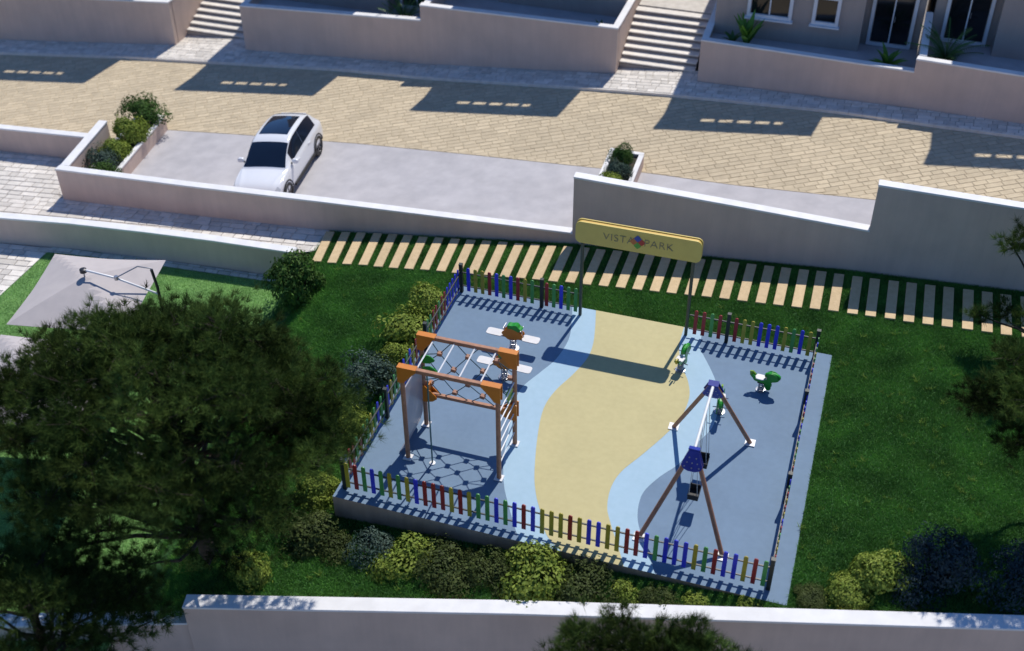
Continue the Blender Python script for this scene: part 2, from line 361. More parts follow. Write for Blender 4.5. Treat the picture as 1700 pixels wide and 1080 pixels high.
# plank path
path = tag(empty('plank_path'), kind='structure')
PT = lerp([-6.05, -3.6, -2.16, 1.36, 2.51, 5.51, 7.65, 10.33, 11.5, 20], [11.72, 12.06, 12.16, 12.48, 12.59, 12.73, 12.82, 12.88, 12.85, 12.8])
PB = lerp([-5.7, -1.19, 2.31, 6.22, 9.34, 11, 12.4, 20], [9.97, 10.33, 10.59, 10.78, 10.86, 10.9, 10.87, 10.78])
pk = {}
R = random.Random(4)
for i in range(44):
    x = -5.72+i*.532+R.uniform(-.012, .012); d = math.atan((PT(x)-PB(x))*0+.012+max(0, (3-x))*.018)
    a, b = PB(x), PT(x); ln = round((b-a)/math.cos(d)*20)/20-.02
    if ln not in pk:
        pk[ln] = MB().box((0, 0, 0), (.30, ln, .07)).mesh('plank', 'plank')
    p = link('plank', pk[ln], path); y = (a+b)/2+R.uniform(-.015, .015)
    p.matrix_local = Matrix.Translation((x-math.tan(d)*.0, y, .065*(x-11)+.045)) @ Matrix.Rotation(-math.atan(.065), 4, 'Y') @ Matrix.Rotation(d, 4, 'Z')
    bv = p.modifiers.new('bevel', 'BEVEL'); bv.width = .008; bv.segments = 1
# ------------------------------------------------------------------ walls with coping
def wall(name, label, pts, base, tops, th=.28, side=1, cap_h=.07, over=.015, m='wall', cat='wall', group=None, capm='cap'):
    """pts: face line (x, y); the wall stands on its left side (side=1) and carries a white coping"""
    t = thing(name, label, cat, (pts[0][0], pts[0][1], 0), group=group)
    o0 = Vector((pts[0][0], pts[0][1], 0)); n = len(pts); P = [Vector((*p, 0))-o0 for p in pts]; ns = []
    for i in range(n):
        d1 = (P[i]-P[i-1]).normalized() if i else None; d2 = (P[i+1]-P[i]).normalized() if i+1 < n else None
        nn = Vector((0, 0, 0))
        for d in (d1, d2):
            if d: nn += Vector((-d.y, d.x, 0))*side
        nn.normalize(); ref = d2 or d1; nn /= max(.3, nn.dot(Vector((-ref.y, ref.x, 0))*side)); ns.append(nn)
    def strip(lo, hi, z0, z1, e):
        vs = []
        for i in range(n):
            ext = Vector((0, 0, 0))
            if i == 0: ext = -(P[1]-P[0]).normalized()*e
            if i == n-1: ext = (P[-1]-P[-2]).normalized()*e
            a = P[i]+ns[i]*lo+ext; b = P[i]+ns[i]*hi+ext
            vs += [(a.x, a.y, z0[i]), (b.x, b.y, z0[i]), (b.x, b.y, z1[i]), (a.x, a.y, z1[i])]
        fs = [(0, 1, 2, 3), tuple((n-1)*4+k for k in (3, 2, 1, 0))]
        for i in range(n-1):
            for k in range(4): fs.append((i*4+k, (i+1)*4+k, (i+1)*4+(k+1) % 4, i*4+(k+1) % 4))
        mb = MB().add(vs, fs)
        return mb
    def fix(o):
        bm = bmesh.new(); bm.from_mesh(o.data); bmesh.ops.recalc_face_normals(bm, faces=bm.faces); bm.to_mesh(o.data); bm.free(); return o
    fix(strip(0, th, base, [z-cap_h for z in tops], 0).build('wall_body', m, t))
    c = fix(strip(-over, th+over, [z-cap_h+.002 for z in tops], tops, over).build('coping', capm, t))
    bv = c.modifiers.new('bevel', 'BEVEL'); bv.width = .012; bv.segments = 2
    return t
LO = -4.6
wall('parking_wall', 'low beige wall in front of the white car, white coping', [(-16.52, 11.71), (-11.2, 11.74), (-6.1, 11.83), (2.28, 12.82)], [LO]*4, [-.47, -.2, .07, -.12])
wall('parking_wall', 'beige wall with white coping directly behind the yellow sign', [(2.28, 12.82), (7, 13.03), (11.36, 13.19)], [LO]*3, [1.99, 1.77, 1.56], .3)
wall('parking_wall', 'tallest grey beige wall with white coping at the right edge', [(11.36, 13.19), (16, 13.16), (30, 13.1)], [LO]*3, [3.16, 3.15, 3.14], .3)
wall('planter_wall', 'beige return wall with white coping, left side of the shrub planter by the car', [(-16.5, 12.02), (-16.95, 15.2)], [LO]*2, [-.47, -.42], .3, side=-1)
wall('boundary_wall', 'low beige wall with white coping beside the street at the left edge', [(-28, 14.45), (-21.3, 14.42), (-17.0, 14.43)], [LO]*3, [-1.3, -1.04, -.74], .28)
wall('garden_wall', 'long curved retaining wall with white coping above the parasols', [(-28, 6.7), (-17.2, 8.8), (-14.4, 9.24), (-11.5, 9.54), (-9.2, 9.74), (-6.35, 9.93)], [LO]*6, [-.83, -.82, -.8, -.78, -.77, -.78], .3)
wall('boundary_wall', 'long grey wall with broad white coping along the bottom of the picture', [(-2.36, -4.1), (5.01, -2.34), (15.91, .09), (34, 4.1)], [LO]*4, [-.62, -.14, .57, 1.5], .36)
wall('boundary_wall', 'short lower wall with white coping stepping down under the big pine', [(-9, -6.25), (-2.37, -4.02)], [LO]*2, [-1.35, -1.3], .36)
# planters
def planter(name, label, pts, z0, z1, th=.14):
    t = thing(name, label, 'planter', (pts[0][0], pts[0][1], 0)); o0 = pts[0]
    P = [Vector((p[0]-o0[0], p[1]-o0[1])) for p in pts]; c = sum(P, Vector((0, 0)))/len(P)
    for i in range(4):
        a, b = P[i], P[(i+1) % 4]; d = (b-a).normalized(); nrm = Vector((-d.y, d.x)); nrm = nrm if nrm.dot(c-a) > 0 else -nrm
        e = d*(th if i % 2 else 0)
        q = [a+e, b-e, b-e+nrm*th, a+e+nrm*th]
        MB().prism([tuple(v) for v in q], z0-.3, lambda p: z1-.05).build('side', 'wall', t)
        q = [a+e-nrm*.015, b-e-nrm*.015, b-e+nrm*(th+.015), a+e+nrm*(th+.015)]
        MB().prism([tuple(v) for v in q], z1-.048, z1).build('coping', 'cap', t)
    ins = [p+(c-p).normalized()*th*1.2 for p in P]
    MB().prism([tuple(v) for v in ins], z0-.3, z1-.12).build('soil', 'soil', t)
planter('planter', 'beige planter with three shrubs to the left of the white car', [(-16.15, 12.06), (-15.0, 12.06), (-15.72, 17.6), (-16.85, 17.6)], -2.0, -1.28)
planter('planter', 'small beige planter with white coping between the two parking bays', [(2.45, 13.2), (3.62, 13.2), (3.5, 17.75), (2.3, 17.75)], -.38, .30)
# ------------------------------------------------------------------ upper gardens, stairs and houses
def gwall(label, pts, tops, th=.26): return wall('terrace_wall', label, pts, [LO]*len(pts), tops, th)
gwall('plain terrace wall at the top left corner, left of the narrow steps', [(-36, 24.0), (-28.8, 24.34), (-19.6, 24.87)], [-.9, -.6, -.07])
gwall('terrace wall, low half left of the notch, right of the top left steps', [(-16, 24.8), (-7.45, 24.46)], [.28, .90])
gwall('terrace wall, high half right of the notch, top centre', [(-7.45, 24.46), (.77, 24.68)], [1.55, 1.56])
gwall('terrace wall in front of the windows, right of the wide steps', [(4.1, 24.43), (11.98, 23.37)], [1.66, 2.01])
gwall('terrace wall at the top right corner, higher than its neighbour', [(11.98, 23.37), (15.8, 22.68), (24, 21.3)], [2.5, 2.7, 3.1])
def ret(label, x, y0, y1, z0, z1, side): return wall('side_wall', label, [(x, y0), (x+.12*(1 if x > -18 else -1)*0, y1)], [LO]*2, [z0, z1], .24, side=side)
ret('side wall running back along the left of the narrow top left steps', -19.6, 25.15, 33, -.09, 1.2, 1)
ret('side wall running back along the right of the narrow top left steps', -16.0, 25.1, 33, .26, 1.4, -1)
ret('side wall running back along the left of the wide steps', .77, 24.96, 33, 1.54, 1.6, 1)
ret('side wall running back along the right of the wide steps', 4.1, 24.72, 31, 1.64, 2.2, -1)
ret('dividing wall between the two front doors at the top right', 12.06, 23.66, 26.4, 2.52, 3.0, -1)
ret('dividing wall between the two top centre patios', -7.4, 24.76, 33, 1.53, 1.8, -1)
def patio(x0, x1, z):
    f = lambda x: UPB(x)+.27
    tag(height_sheet('patio', 'concrete', x0, x1, f, lambda x: 40, 12, 2, lambda x, y: z), kind='structure')
patio(-36, -19.8, -.75); patio(-15.8, -7.45, -.1); patio(-7.2, .6, .85); patio(4.3, 12.05, 1.35); patio(12.3, 24, 1.85)
def steps(x0, x1, y0, z0, n, name='stone_steps'):
    t = tag(empty(name, (x0, y0, 0)), kind='structure'); w = x1-x0
    for i in range(n):
        d = .36; y = i*d; z = z0+.16*(i+1)
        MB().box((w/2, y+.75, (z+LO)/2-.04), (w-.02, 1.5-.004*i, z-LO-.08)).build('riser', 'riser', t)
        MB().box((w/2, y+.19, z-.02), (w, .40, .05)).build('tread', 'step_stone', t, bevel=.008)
    y = n*.36; zt = z0+.16*n
    MB().box((w/2, y+6, (zt+LO)/2), (w-.02, 12-.4, zt-LO)).build('landing', 'stone', t)
    return t
def strip_paving(x0, x1, y1, seed):
    paving('steps_landing', 'stone_joint', 'stone', x0, x1, lambda x: UPB(x)-.0, lambda x: y1, lambda x, y: zS(x)+.12, .085, RAD(1), .26, [.3, .4, .5, .62], .022, .02, seed, 60, ((x0+x1)/2, 24), irregular=1)
strip_paving(-19.6, -16.0, 26.0, 21); strip_paving(.77, 4.1, 25.35, 22)
steps(-19.58, -16.26, 25.9, zS(-17.8)+.14, 9); steps(.79, 3.84, 25.2, zS(2.4)+.14, 8)
def window(parent, x, y, z, w, h, name='window', mull=1, door=False, curtain=False):
    """white frame standing proud of the facade, glass set back inside it; origin at sill centre"""
    f = .13; r = empty(name, (x, y, z), parent=parent)
    fr = MB()
    fr.box((-w/2+f/2, .0, h/2), (f, .16, h)); fr.box((w/2-f/2, .0, h/2), (f, .16, h)); fr.box((0, .0, h-f/2), (w-2*f-.004, .16, f)); fr.box((0, .0, f/2), (w-2*f-.004, .16, f))
    fr.build('frame', 'frame_white', r, bevel=.01)
    for k in range(mull): MB().box((-w/2+f+(w-2*f)*(k+1)/(mull+1), .0, h/2), (.05, .08, h-2*f-.004)).build('mullion', 'frame_white', r)
    n = mull+1
    for k in range(n):
        g = (w-2*f)/n; MB().box((-w/2+f+g*(k+.5), .022, h/2), (g-.052, .015, h-2*f+.01)).build('pane', 'window_glass', r)
    if not door: MB().box((0, -.06, -.03), (w+.12, .26, .06)).build('sill', 'frame_white', r)
    else: MB().tube([(.08, -.05, h*.45), (.08, -.05, h*.55)], .015).build('handle', 'steel', r)
    if curtain: MB().box((0, .3, h/2), (w*.7, .03, h*.8)).build('curtain', 'curtain', r)
    return r
def house(label, x0, x1, zp, mirror, ux0, ux1, qy, yf=25.8, top=None):
    t = thing('house', label, 'house', (x0, yf, zp), group='terraced houses above the street'); w = x1-x0; H = 2.7; xr = w*.72
    s = (lambda x: w-x) if mirror else (lambda x: x)
    # ground floor: main block and recessed entrance bay
    a, b = sorted((s(0), s(xr))); MB().box(((a+b)/2, 5, (H-3)/2), (b-a, 10, H+3)).build('wall', 'house_wall', t)
    a2, b2 = sorted((s(xr+.002), s(w))); MB().box(((a2+b2)/2, 5.4, (H-3)/2), (b2-a2, 9.2, H+3)).build('wall', 'house_wall', t)
    MB().box((w/2, 5, H+.06), (w+.02, 10.02, .118)).build('roof_slab', 'cap', t)
    window(t, s(2.05), -.05, .92, 1.70, 1.15); window(t, s(4.15), -.05, .92, 1.0, 1.15, mull=0)
    window(t, s(xr+1.05), .75, .02, 1.65, 2.25, 'entrance_door', door=True)
    # upper storeys, set back, with a slotted roof parapet
    yu = 27.6-yf; zt = zS((ux0+ux1)/2)+(27.6-qy)/.68-zp; ua, ub = ux0-x0, ux1-x0; uc, uw = (ua+ub)/2, ub-ua; deck = zt-1.62
    z1 = (top or zS((x0+x1)/2)+6.25)-zp
    MB().box((w/2, yu+4, (H+.121+z1)/2), (w+.31, 8, z1-H-.121)).build('shading_storey', 'house_wall', t)  # unseen storey added, sized so its shadow covers the copings and pavement
    MB().box((uc, yu+4.01, (z1+.002+deck)/2), (uw, 7.98, deck-z1-.002)).build('attic_wall', 'house_wall', t)
    q = MB(); th = .1
    q.box((uc, yu+th/2, zt-.5), (uw, th, 1.0)); q.box((uc, yu+th/2, deck+.095), (uw, th, .19))
    n, L, g = 5, .5, .16; x = ua+uw*.26; edges = [ua]
    for k in range(n): l = L if k < 4 else .3; edges += [x, x+l]; x += l+g
    edges.append(ub)
    for k in range(0, len(edges), 2): q.box(((edges[k]+edges[k+1])/2, yu+th/2, (zt-1.0+deck+.19)/2), (edges[k+1]-edges[k], th, zt-1.0-deck-.19))
    q.build('roof_parapet', 'house_wall', t)
    for k in (.25, .7):
        window(t, ua+uw*k, yu-.05, H+.9, 1.4, 1.2)
houses = [('house above the top left terrace wall', -28.4, -20.0, -.75, False, -27.2, -20.9, 20.75, 27.0), ('house above the terrace wall left of the notch', -15.6, -7.6, -.1, False, -16.4, -10.1, 21.1, 26.7),
          ('house above the top centre terrace wall', -7.1, .5, .85, True, -5.5, .4, 20.8, 27.2), ('house with windows and double door above the wide steps', 4.35, 12.02, 1.35, False, 4.25, 9.9, 20.75, 25.8, 7.9), ('house with door behind the palm at the top right', 12.35, 20.4, 1.85, True, 14.0, 19.8, 19.65, 25.8, 8.3)]
for h in houses: house(*h)
# ------------------------------------------------------------------ playground platform
plat = tag(MB().box((5.385, 4.275, -1.6), (11.17, 9.25, 3.2)).build('playground_floor', 'plinth'), kind='structure')
def sheet(name, m, poly, z):
    me = MB(); n = len(poly); a = sum(poly[i][0]*poly[(i+1) % n][1]-poly[(i+1) % n][0]*poly[i][1] for i in range(n))
    if a < 0: poly = poly[::-1]
    me.add([(p[0], p[1], z) for p in poly], [tuple(range(n))]); return me.build(name, m, plat)
sheet('slate_surface', 'slate', [(-.2, -.35), (10.97, -.35), (10.97, 8.9), (-.2, 8.9)], .004)
bl = catmull([(3.38, 8.9), (3.55, 8.2), (3.70, 7.35), (3.60, 6.4), (3.34, 5.71), (3.03, 4.84), (3.12, 3.8), (3.27, 2.98), (3.42, 2.21), (3.69, 1.39), (3.96, .83), (4.43, .01), (4.66, -.35)])
br = catmull([(7.28, 8.9), (7.36, 8.1), (7.52, 7.8), (7.8, 7.31), (8.01, 6.89), (8.19, 6.4), (8.32, 5.67), (8.31, 5.0), (8.17, 4.55), (7.97, 4.1), (7.74, 3.35), (7.38, 2.76), (7.13, 2.2), (7.08, 1.8), (7.13, 1.36), (7.24, 1.0), (7.46, .55), (7.78, -.03), (7.95, -.35)])
yl = catmull([(4.10, 8.9), (4.29, 8.07), (4.42, 7.35), (4.43, 6.7), (4.24, 5.92), (3.95, 5.07), (3.86, 4.28), (4.02, 3.21), (4.33, 1.93), (4.58, 1.24), (4.86, .7), (5.2, .05), (5.68, -.35)])
yr = catmull([(6.74, 8.9), (6.76, 8.25), (6.84, 7.74), (7.08, 7.08), (7.35, 6.5), (7.49, 5.9), (7.44, 5.08), (7.2, 4.34), (6.78, 3.4), (6.42, 2.66), (6.30, 2.05), (6.36, 1.4), (6.55, .92), (7.02, .02), (7.2, -.35)])
sheet('pale_blue_surface', 'pale_blue', bl+br[::-1], .008); sheet('sand_surface', 'sand', yl+yr[::-1], .012)
# ------------------------------------------------------------------ picket fences
def picket_mesh(c):
    w, h = .052, .79; a = [(-w, 0), (w, 0), (w, h)]+[(w*math.cos(t), h+w*math.sin(t)) for t in (math.pi*k/6 for k in range(1, 6))]+[(-w, h)]
    M = Matrix.Rotation(math.pi/2, 4, 'X')
    return MB().prism(a, -.013, .013, M).mesh('picket', 'picket_'+c)
PM = {k: picket_mesh(n) for k, n in dict(B='blue', R='red', G='green', Y='yellow').items()}
POST = MB().prism([(-.05, -.05), (.05, -.05), (.05, .05), (-.05, .05)], 0, 1.0).box((0, 0, 1.01), (.11, .11, .03)).mesh('post', 'post')
def fence(label, a, b, seq, posts, start=None, end=None):
    """pickets spread evenly between start and end along the line a-b; '|' in seq is a gap taken by a post"""
    a, b = Vector(a), Vector(b); d = b-a; L = d.length; t = thing('picket_fence', label, 'fence', (a.x, a.y, .012), math.atan2(d.y, d.x), 'picket fences round the playground')
    start = .14 if start is None else start; end = L-.14 if end is None else end; n = len(seq)
    for i, c in enumerate(seq):
        if c == '|': continue
        p = link('picket', PM[c], t, (start+(end-start)*i/max(1, n-1), -.03, .09)); p.rotation_euler.z = random.Random(i*7+len(seq)).uniform(-.03, .03)
    for z in (.24, .72): MB().box((L/2, 0, z), (L, .03, .035)).build('rail', 'rail' if z > .5 else 'rail', t)
    for x in posts: link('post', POST, t, (x, .0, 0))
    return t
fence('picket fence along the front of the playground, above the shrubs', (0, 0, 0), (10.5, 0, 0), 'YRGBGYGYBRRRYRYGGBGBRBYYYRYBBYYRRBGBBBYGRBBYRG', [0.0, 10.5], .10, 10.36)
rs = random.Random(12); rseq = ''.join(rs.choice('BGYR') for _ in range(37))
fence('picket fence seen edge on along the right side of the playground', (10.5, .06, 0), (10.5, 8.52, 0), rseq, [2.75, 5.9], .14, 8.3)
lseq = ''.join(rs.choice('BGGBY') if rs.random() < .8 else 'R' for _ in range(37))
fence('picket fence along the left side of the playground beside the yellow shrubs', (0, 8.52, 0), (0, .06, 0), lseq, [2.9, 5.8], .14, 8.3)
fence('short picket fence at the back left, beside the left sign post', (0, 8.58, 0), (3.62, 8.58, 0), 'BYYRBGBRYG|RGBGG', [0.0, 2.52], .24, 3.56)
fence('short picket fence at the back right, beside the right sign post', (6.92, 8.58, 0), (10.5, 8.58, 0), 'RRGR|RYYBBBYGBY', [1.1, 3.58], .18, 3.38)
# ------------------------------------------------------------------ entrance sign
def rrect(w, h, r, n=6):
    return [(sx*(w/2-r)+r*math.cos(a), sy*(h/2-r)+r*math.sin(a)) for sx, sy, a0 in ((1, 1, 0), (-1, 1, 90), (-1, -1, 180), (1, -1, 270)) for a in (RAD(a0+90*k/n) for k in range(n+1))]
def sign():
    t = thing('entrance_sign', 'yellow VISTA PARK sign board on two dark posts over the playground entrance', 'sign', (5.28, 8.56, 0))
    RX = Matrix.Rotation(math.pi/2, 4, 'X')
    for x in (-1.575, 1.575): MB().prism(rrect(.09, .09, .02, 2), 0, 3.2, Matrix.Translation((x, 0, 0))).build('post', 'sign_post', t)
    for y, nm in ((-.06, 'front_board'), (.10, 'back_board')):
        b = MB().prism(rrect(3.56, .70, .16), -.02, .02, Matrix.Translation((0, y, 2.965)) @ RX).build(nm, 'sign_yellow', t, bevel=.006)
    MB().prism(rrect(3.50, .64, .14), -.045, .045, Matrix.Translation((0, .02, 2.965)) @ RX).build('spacer', 'sign_edge', t)
    def text(s, x, size):
        cu = bpy.data.curves.new('lettering', 'FONT'); cu.body = s; cu.size = size; cu.align_x = 'LEFT'; cu.align_y = 'CENTER'; cu.extrude = .004; cu.offset = -.006; cu.space_character = 1.08
        ob = bpy.data.objects.new('lettering', cu); COL.objects.link(ob)
        me = bpy.data.meshes.new_from_object(ob.evaluated_get(bpy.context.evaluated_depsgraph_get())); bpy.data.objects.remove(ob)
        me.materials.clear(); me.materials.append(MATS['letter']); lo = link('lettering', me, t)
        lo.matrix_local = Matrix.Translation((x, -.088, 2.965)) @ RX
    text('VISTA', -.99, .33); text('PARK', .17, .33)
    # emblem: four petals round a centre
    for k, (dx, dz, m) in enumerate(((0, .11, 'logo_blue'), (-.11, 0, 'logo_orange'), (.11, 0, 'logo_red'), (0, -.12, 'logo_green'))):
        lo = [(dx+.105*math.cos(a)*(1-.22*abs(math.sin(2*a))), dz+.105*math.sin(a)*(1-.22*abs(math.sin(2*a)))) for a in (2*math.pi*i/20 for i in range(20))]
        MB().prism(lo, -.005, .005-.0008*k, Matrix.Translation((0, -.088, 2.965)) @ RX).build('emblem', m, t)
sign()
# ------------------------------------------------------------------ climbing frame
def climbing_frame():
    x0, x1, y0, y1, H = 1.09, 3.54, 1.48, 2.78, 3.07; w, d = x1-x0, y1-y0
    t = thing('climbing_frame', 'timber climbing frame with orange corners, rope net and white monkey bars', 'climbing frame', (x0, y0, .012))
    for x in (0, w):
        for y in (0, d):
            MB().tube([(x, y, .02), (x, y, H-.06)], .06, 14).build('post', 'timber', t, 40)
            MB().box((x, y, .015), (.22, .22, .03)).build('foot_plate', 'white_metal', t)
    RX = Matrix.Rotation(math.pi/2, 4, 'X')
    for y in (0, d): MB().box((w/2, y, H-.055), (w+.10, .11, .11)).build('top_beam', 'timber', t, bevel=.015)
    def gusset(x, y, z, sx, s=.40):
        arc = [(s*.98-.0*k, -.0) for k in ()]; p = [(-.09, .075), (s, .075), (s*.98, -.02), (s*.72, -.13), (s*.42, -.27), (s*.18, -s*1.02), (-.09, -s*1.02)]
        p = [(sx*a, b) for a, b in p]
        for dy in (-.075, .075): MB().prism(p, -.012, .012, Matrix.Translation((x, y+dy, z)) @ RX).build('corner_plate', 'orange', t)
        MB().box((x+sx*(s/2-.045), y, z+.064), (s+.085, .13, .022)).build('corner_plate', 'orange', t)
    for y in (0, d): gusset(0, y, H-.06, 1); gusset(w, y, H-.06, -1)
    # low beam at the back with orange cheeks
    zl = 1.12
    MB().box((w/2, d, zl), (w-.02, .10, .10)).build('low_beam', 'timber', t, bevel=.012)
    for x, sx in ((.0, 1), (w, -1)):
        p = [(-.08, .30), (.05, .32), (.20, .18), (.34, .04), (.38, -.05), (.26, -.16), (.05, -.22), (-.08, -.20)]
        for dy in (-.09, .09): MB().prism([(sx*a, b) for a, b in p], -.012, .012, Matrix.Translation((x, d+dy, zl)) @ RX).build('cheek_plate', 'orange', t)
        MB().box((x+sx*.16, d, zl+.2), (.03, .15, .34), Matrix.Translation((0, 0, 0))).build('cheek_web', 'orange', t)
    # monkey bars
    for k in range(4): x = .36+k*(w-.72)/3*.94; MB().tube([(x, .02, H-.08), (x, d-.02, H-.08)], .02, 8).build('monkey_bar', 'white_metal', t, True)
    # side ladder
    for k in range(6): z = .45+k*.34; MB().tube([(w, .02, z), (w, d-.02, z)], .018, 8).build('ladder_rung', 'white_metal', t, True)
    # rope net in the back plane, laid as diamonds with a timber block at every crossing
    rows = [(2.62, [.52, 1.24, 1.96]), (2.20, [.16, .88, 1.60, 2.32]), (1.78, [.52, 1.24, 1.96]), (1.42, [.16, .88, 1.60, 2.32])]
    net = MB(); pts = []
    for z, xs in rows: pts.append([(x, d-.0+.10*math.sin(x*3+z), z) for x in xs])
    for r in range(len(pts)-1):
        for p in pts[r]:
            for q in pts[r+1]:
                if abs(p[0]-q[0]) < .4: net.tube([p, q], .012, 6)
    for p in pts[0]:
        for dx in (-.30, .30): net.tube([p, (p[0]+dx, d, H-.1)], .012, 6)
    for p in pts[-1]:
        for dx in (-.30, .30):
            x = p[0]+dx
            if .1 < x < w-.1: net.tube([p, (x, d, zl+.05)], .012, 6)
    for r in pts:
        for p, xe in ((r[0], .05), (r[-1], w-.05)):
            if abs(p[0]-xe) > .2: net.tube([p, (xe, d, p[2]-.2)], .012, 6)
    nt_ = net.build('rope_net', 'rope', t, True)
    cm = MB().box((0, 0, 0), (.13, .13, .10)).mesh('net_block', 'cube')
    for r in pts:
        for p in r: b = link('net_block', cm, t, p); b.rotation_euler = (.1, .1, random.Random(p[0]).uniform(-.3, .3)); bv = b.modifiers.new('bevel', 'BEVEL'); bv.width = .015
    # second, sloping net hanging from front beam is a lower fringe towards the ground at the front
    MB().tube([(.66, .0, .0), (.66, .0, H-.1)], .022, 8).build('sliding_pole', 'teal', t, True); MB().lathe([(.08, 0), (.08, .012), (.03, .02)], 12, Matrix.Translation((.66, 0, 0))).build('pole_base', 'white_metal', t)
    # climbing panel on the left side, curved at the foot
    pn = MB(); prof = [(-.0, 2.25), (.0, 1.6), (-.01, 1.0), (-.04, .55), (-.12, .22), (-.26, .03)]
    for (xa, za), (xb_, zb) in zip(prof, prof[1:]):
        pn.add([(xa, .10, za), (xa, d-.10, za), (xb_, d-.10, zb), (xb_, .10, zb), (xa-.03, .10, za), (xa-.03, d-.10, za), (xb_-.03, d-.10, zb), (xb_-.03, .10, zb)],
               [(0, 1, 2, 3), (7, 6, 5, 4), (0, 4, 5, 1), (2, 6, 7, 3), (1, 5, 6, 2), (0, 3, 7, 4)])
    pn.build('climbing_panel', 'panel_grey', t, 50)
    def flap(x, y, z, s, rz):
        p = [(s*(.5+.1*math.cos(3*a))*math.cos(a), s*(.36+.06*math.sin(2*a))*math.sin(a)) for a in (2*math.pi*k/16 for k in range(16))]
        MB().prism(p, -.015, .015, Matrix.Translation((x, y, z)) @ Matrix.Rotation(rz, 4, 'Z') @ RX).build('leaf_plate', 'toy_green', t)
    flap(.16, d-.09, 2.35, .36, 0); flap(.20, d-.09, 1.98, .40, 0); flap(w-.04, d-.35, 2.02, .34, RAD(80)); flap(w-.06, d-.15, 1.70, .34, RAD(80))
climbing_frame()
# ------------------------------------------------------------------ swing
def swing():
    xc, xa, xb_, ya, yb, z, ins = 8.30, 7.33, 9.34, .62, 4.65, 2.40, .80
    t = thing('swing', 'two seat swing with timber legs, blue corner plates and white top bar', 'swing', (xc, (ya+yb)/2, .012)); yc = (ya+yb)/2
    for y, s in ((ya, 1), (yb, -1)):
        top = Vector((0, y+s*ins-yc, z-.02))
        feet = [Vector((xx-xc, y-yc, 0)) for xx in (xa, xb_)]
        for ft in feet:
            MB().tube([ft, ft.lerp(top, .99)+Vector((.05 if ft.x > 0 else -.05, 0, 0))], .056, 14).build('leg', 'timber', t, 40)
            MB().box((ft.x, ft.y, .012), (.26, .26, .024)).build('foot_plate', 'white_metal', t)
        # blue plate filling the fork
        e = (feet[1]-feet[0]).normalized(); dn = ((feet[0]+feet[1])/2-top).normalized(); nn = e.cross(dn)
        M = Matrix(((e.x, dn.x, nn.x, top.x), (e.y, dn.y, nn.y, top.y), (e.z, dn.z, nn.z, top.z), (0, 0, 0, 1)))
        pl = [(-.11, -.06), (.11, -.06), (.255, .34), (.20, .42), (.09, .47), (-.09, .47), (-.20, .42), (-.255, .34)]
        for dz in (-.075, .075):
            gp = MB().prism(pl, -.012, .012, M @ Matrix.Translation((0, 0, dz))).build('corner_plate', 'navy', t)
            bo = MB()
            for bx, by in ((-.08, .12), (.08, .12), (-.12, .25), (0, .25), (.12, .25), (-.17, .36), (0, .38), (.17, .36)): bo.lathe([(.018, -.02 if dz < 0 else .0), (.018, .0 if dz < 0 else .02)], 8, M @ Matrix.Translation((bx, by, dz)))
            bo.build('bolts', 'steel', gp)
        MB().box((0, 0, 0), (.26, .16, .03), M @ Matrix.Translation((0, -.08, 0)) @ Matrix.Rotation(math.pi/2, 4, 'X')).build('corner_cap', 'navy', t)
    MB().tube([(0, ya+ins-yc, z), (0, yb-ins-yc, z)], .038, 12).build('top_bar', 'white_metal', t, True)
    for ys in (3.06-yc, 1.92-yc):
        st = empty('swing_seat', (.06, ys, .48), parent=t)
        pr = [(-.20, .0), (.20, .0)]
        b = MB()
        b.box((0, 0, 0), (.26, .34, .04)); b.box((0, .17, .10), (.26, .03, .22)); b.box((0, -.17, .08), (.26, .03, .16)); b.box((.13, 0, .10), (.02, .34, .05)); b.box((-.13, 0, .10), (.02, .34, .05))
        b.build('bucket', 'rubber', st, bevel=.01)
        for sy in (-1, 1):
            for sx in (-.10, .10):
                ch = MB(); p0 = Vector((sx, .17*sy, .18)); p1 = Vector((-.06+sx*.2, .20*sy, z-.5)); ch.tube([p0, p1], .008, 5)
                ch.build('chain', 'steel', st)
swing()
# ------------------------------------------------------------------ spring toys
def helix(r, z0, z1, turns, n=14):
    return [(r*math.cos(2*math.pi*i/n), r*math.sin(2*math.pi*i/n), z0+(z1-z0)*i/(turns*n)) for i in range(int(turns*n)+1)]
RX = Matrix.Rotation(math.pi/2, 4, 'X')
def seesaw(label, x, y, rz):
    t = thing('spring_seesaw', label, 'spring seesaw', (x, y, .012), rz, 'spring seesaws'); t.scale = (.86,)*3
    MB().lathe([(.20, 0), (.20, .02), (.12, .03)], 16).build('base_plate', 'steel', t)
    MB().tube(helix(.10, .03, .42, 5), .018, 6).build('spring', 'steel', t, True)
    MB().box((0, 0, .46), (1.5, .10, .07)).build('beam', 'timber', t, bevel=.01)
    for s in (-1, 1):
        MB().prism([(s*a, b) for a, b in rrect(.58, .34, .09, 4)], .50, .53, Matrix.Translation((s*.62, 0, 0))).build('seat', 'toy_white', t)
        MB().tube([(s*.30, -.16, .86), (s*.30, .16, .86)], .016, 8).build('handle', 'steel', t, True)
        MB().tube([(s*.30, 0, .5), (s*.30, 0, .86)], .018, 8).build('handle_post', 'steel', t, True)
    p = [(.34*math.cos(a)*(1+.10*math.cos(4*a)), .22*math.sin(a)*(1+.12*math.cos(3*a))) for a in (2*math.pi*k/24 for k in range(24))]
    for y_ in (-.09, .09): MB().prism(p, -.012, .012, Matrix.Translation((0, y_, .62)) @ RX).build('side_panel', 'orange', t)
    q = [(.24*math.cos(a)*(1+.15*math.cos(5*a)), .15*math.sin(a)*(1+.15*math.cos(5*a))) for a in (2*math.pi*k/25 for k in range(25))]
    MB().prism(q, -.10, .10, Matrix.Translation((.05, 0, .86)) @ RX).build('crest', 'toy_green', t)
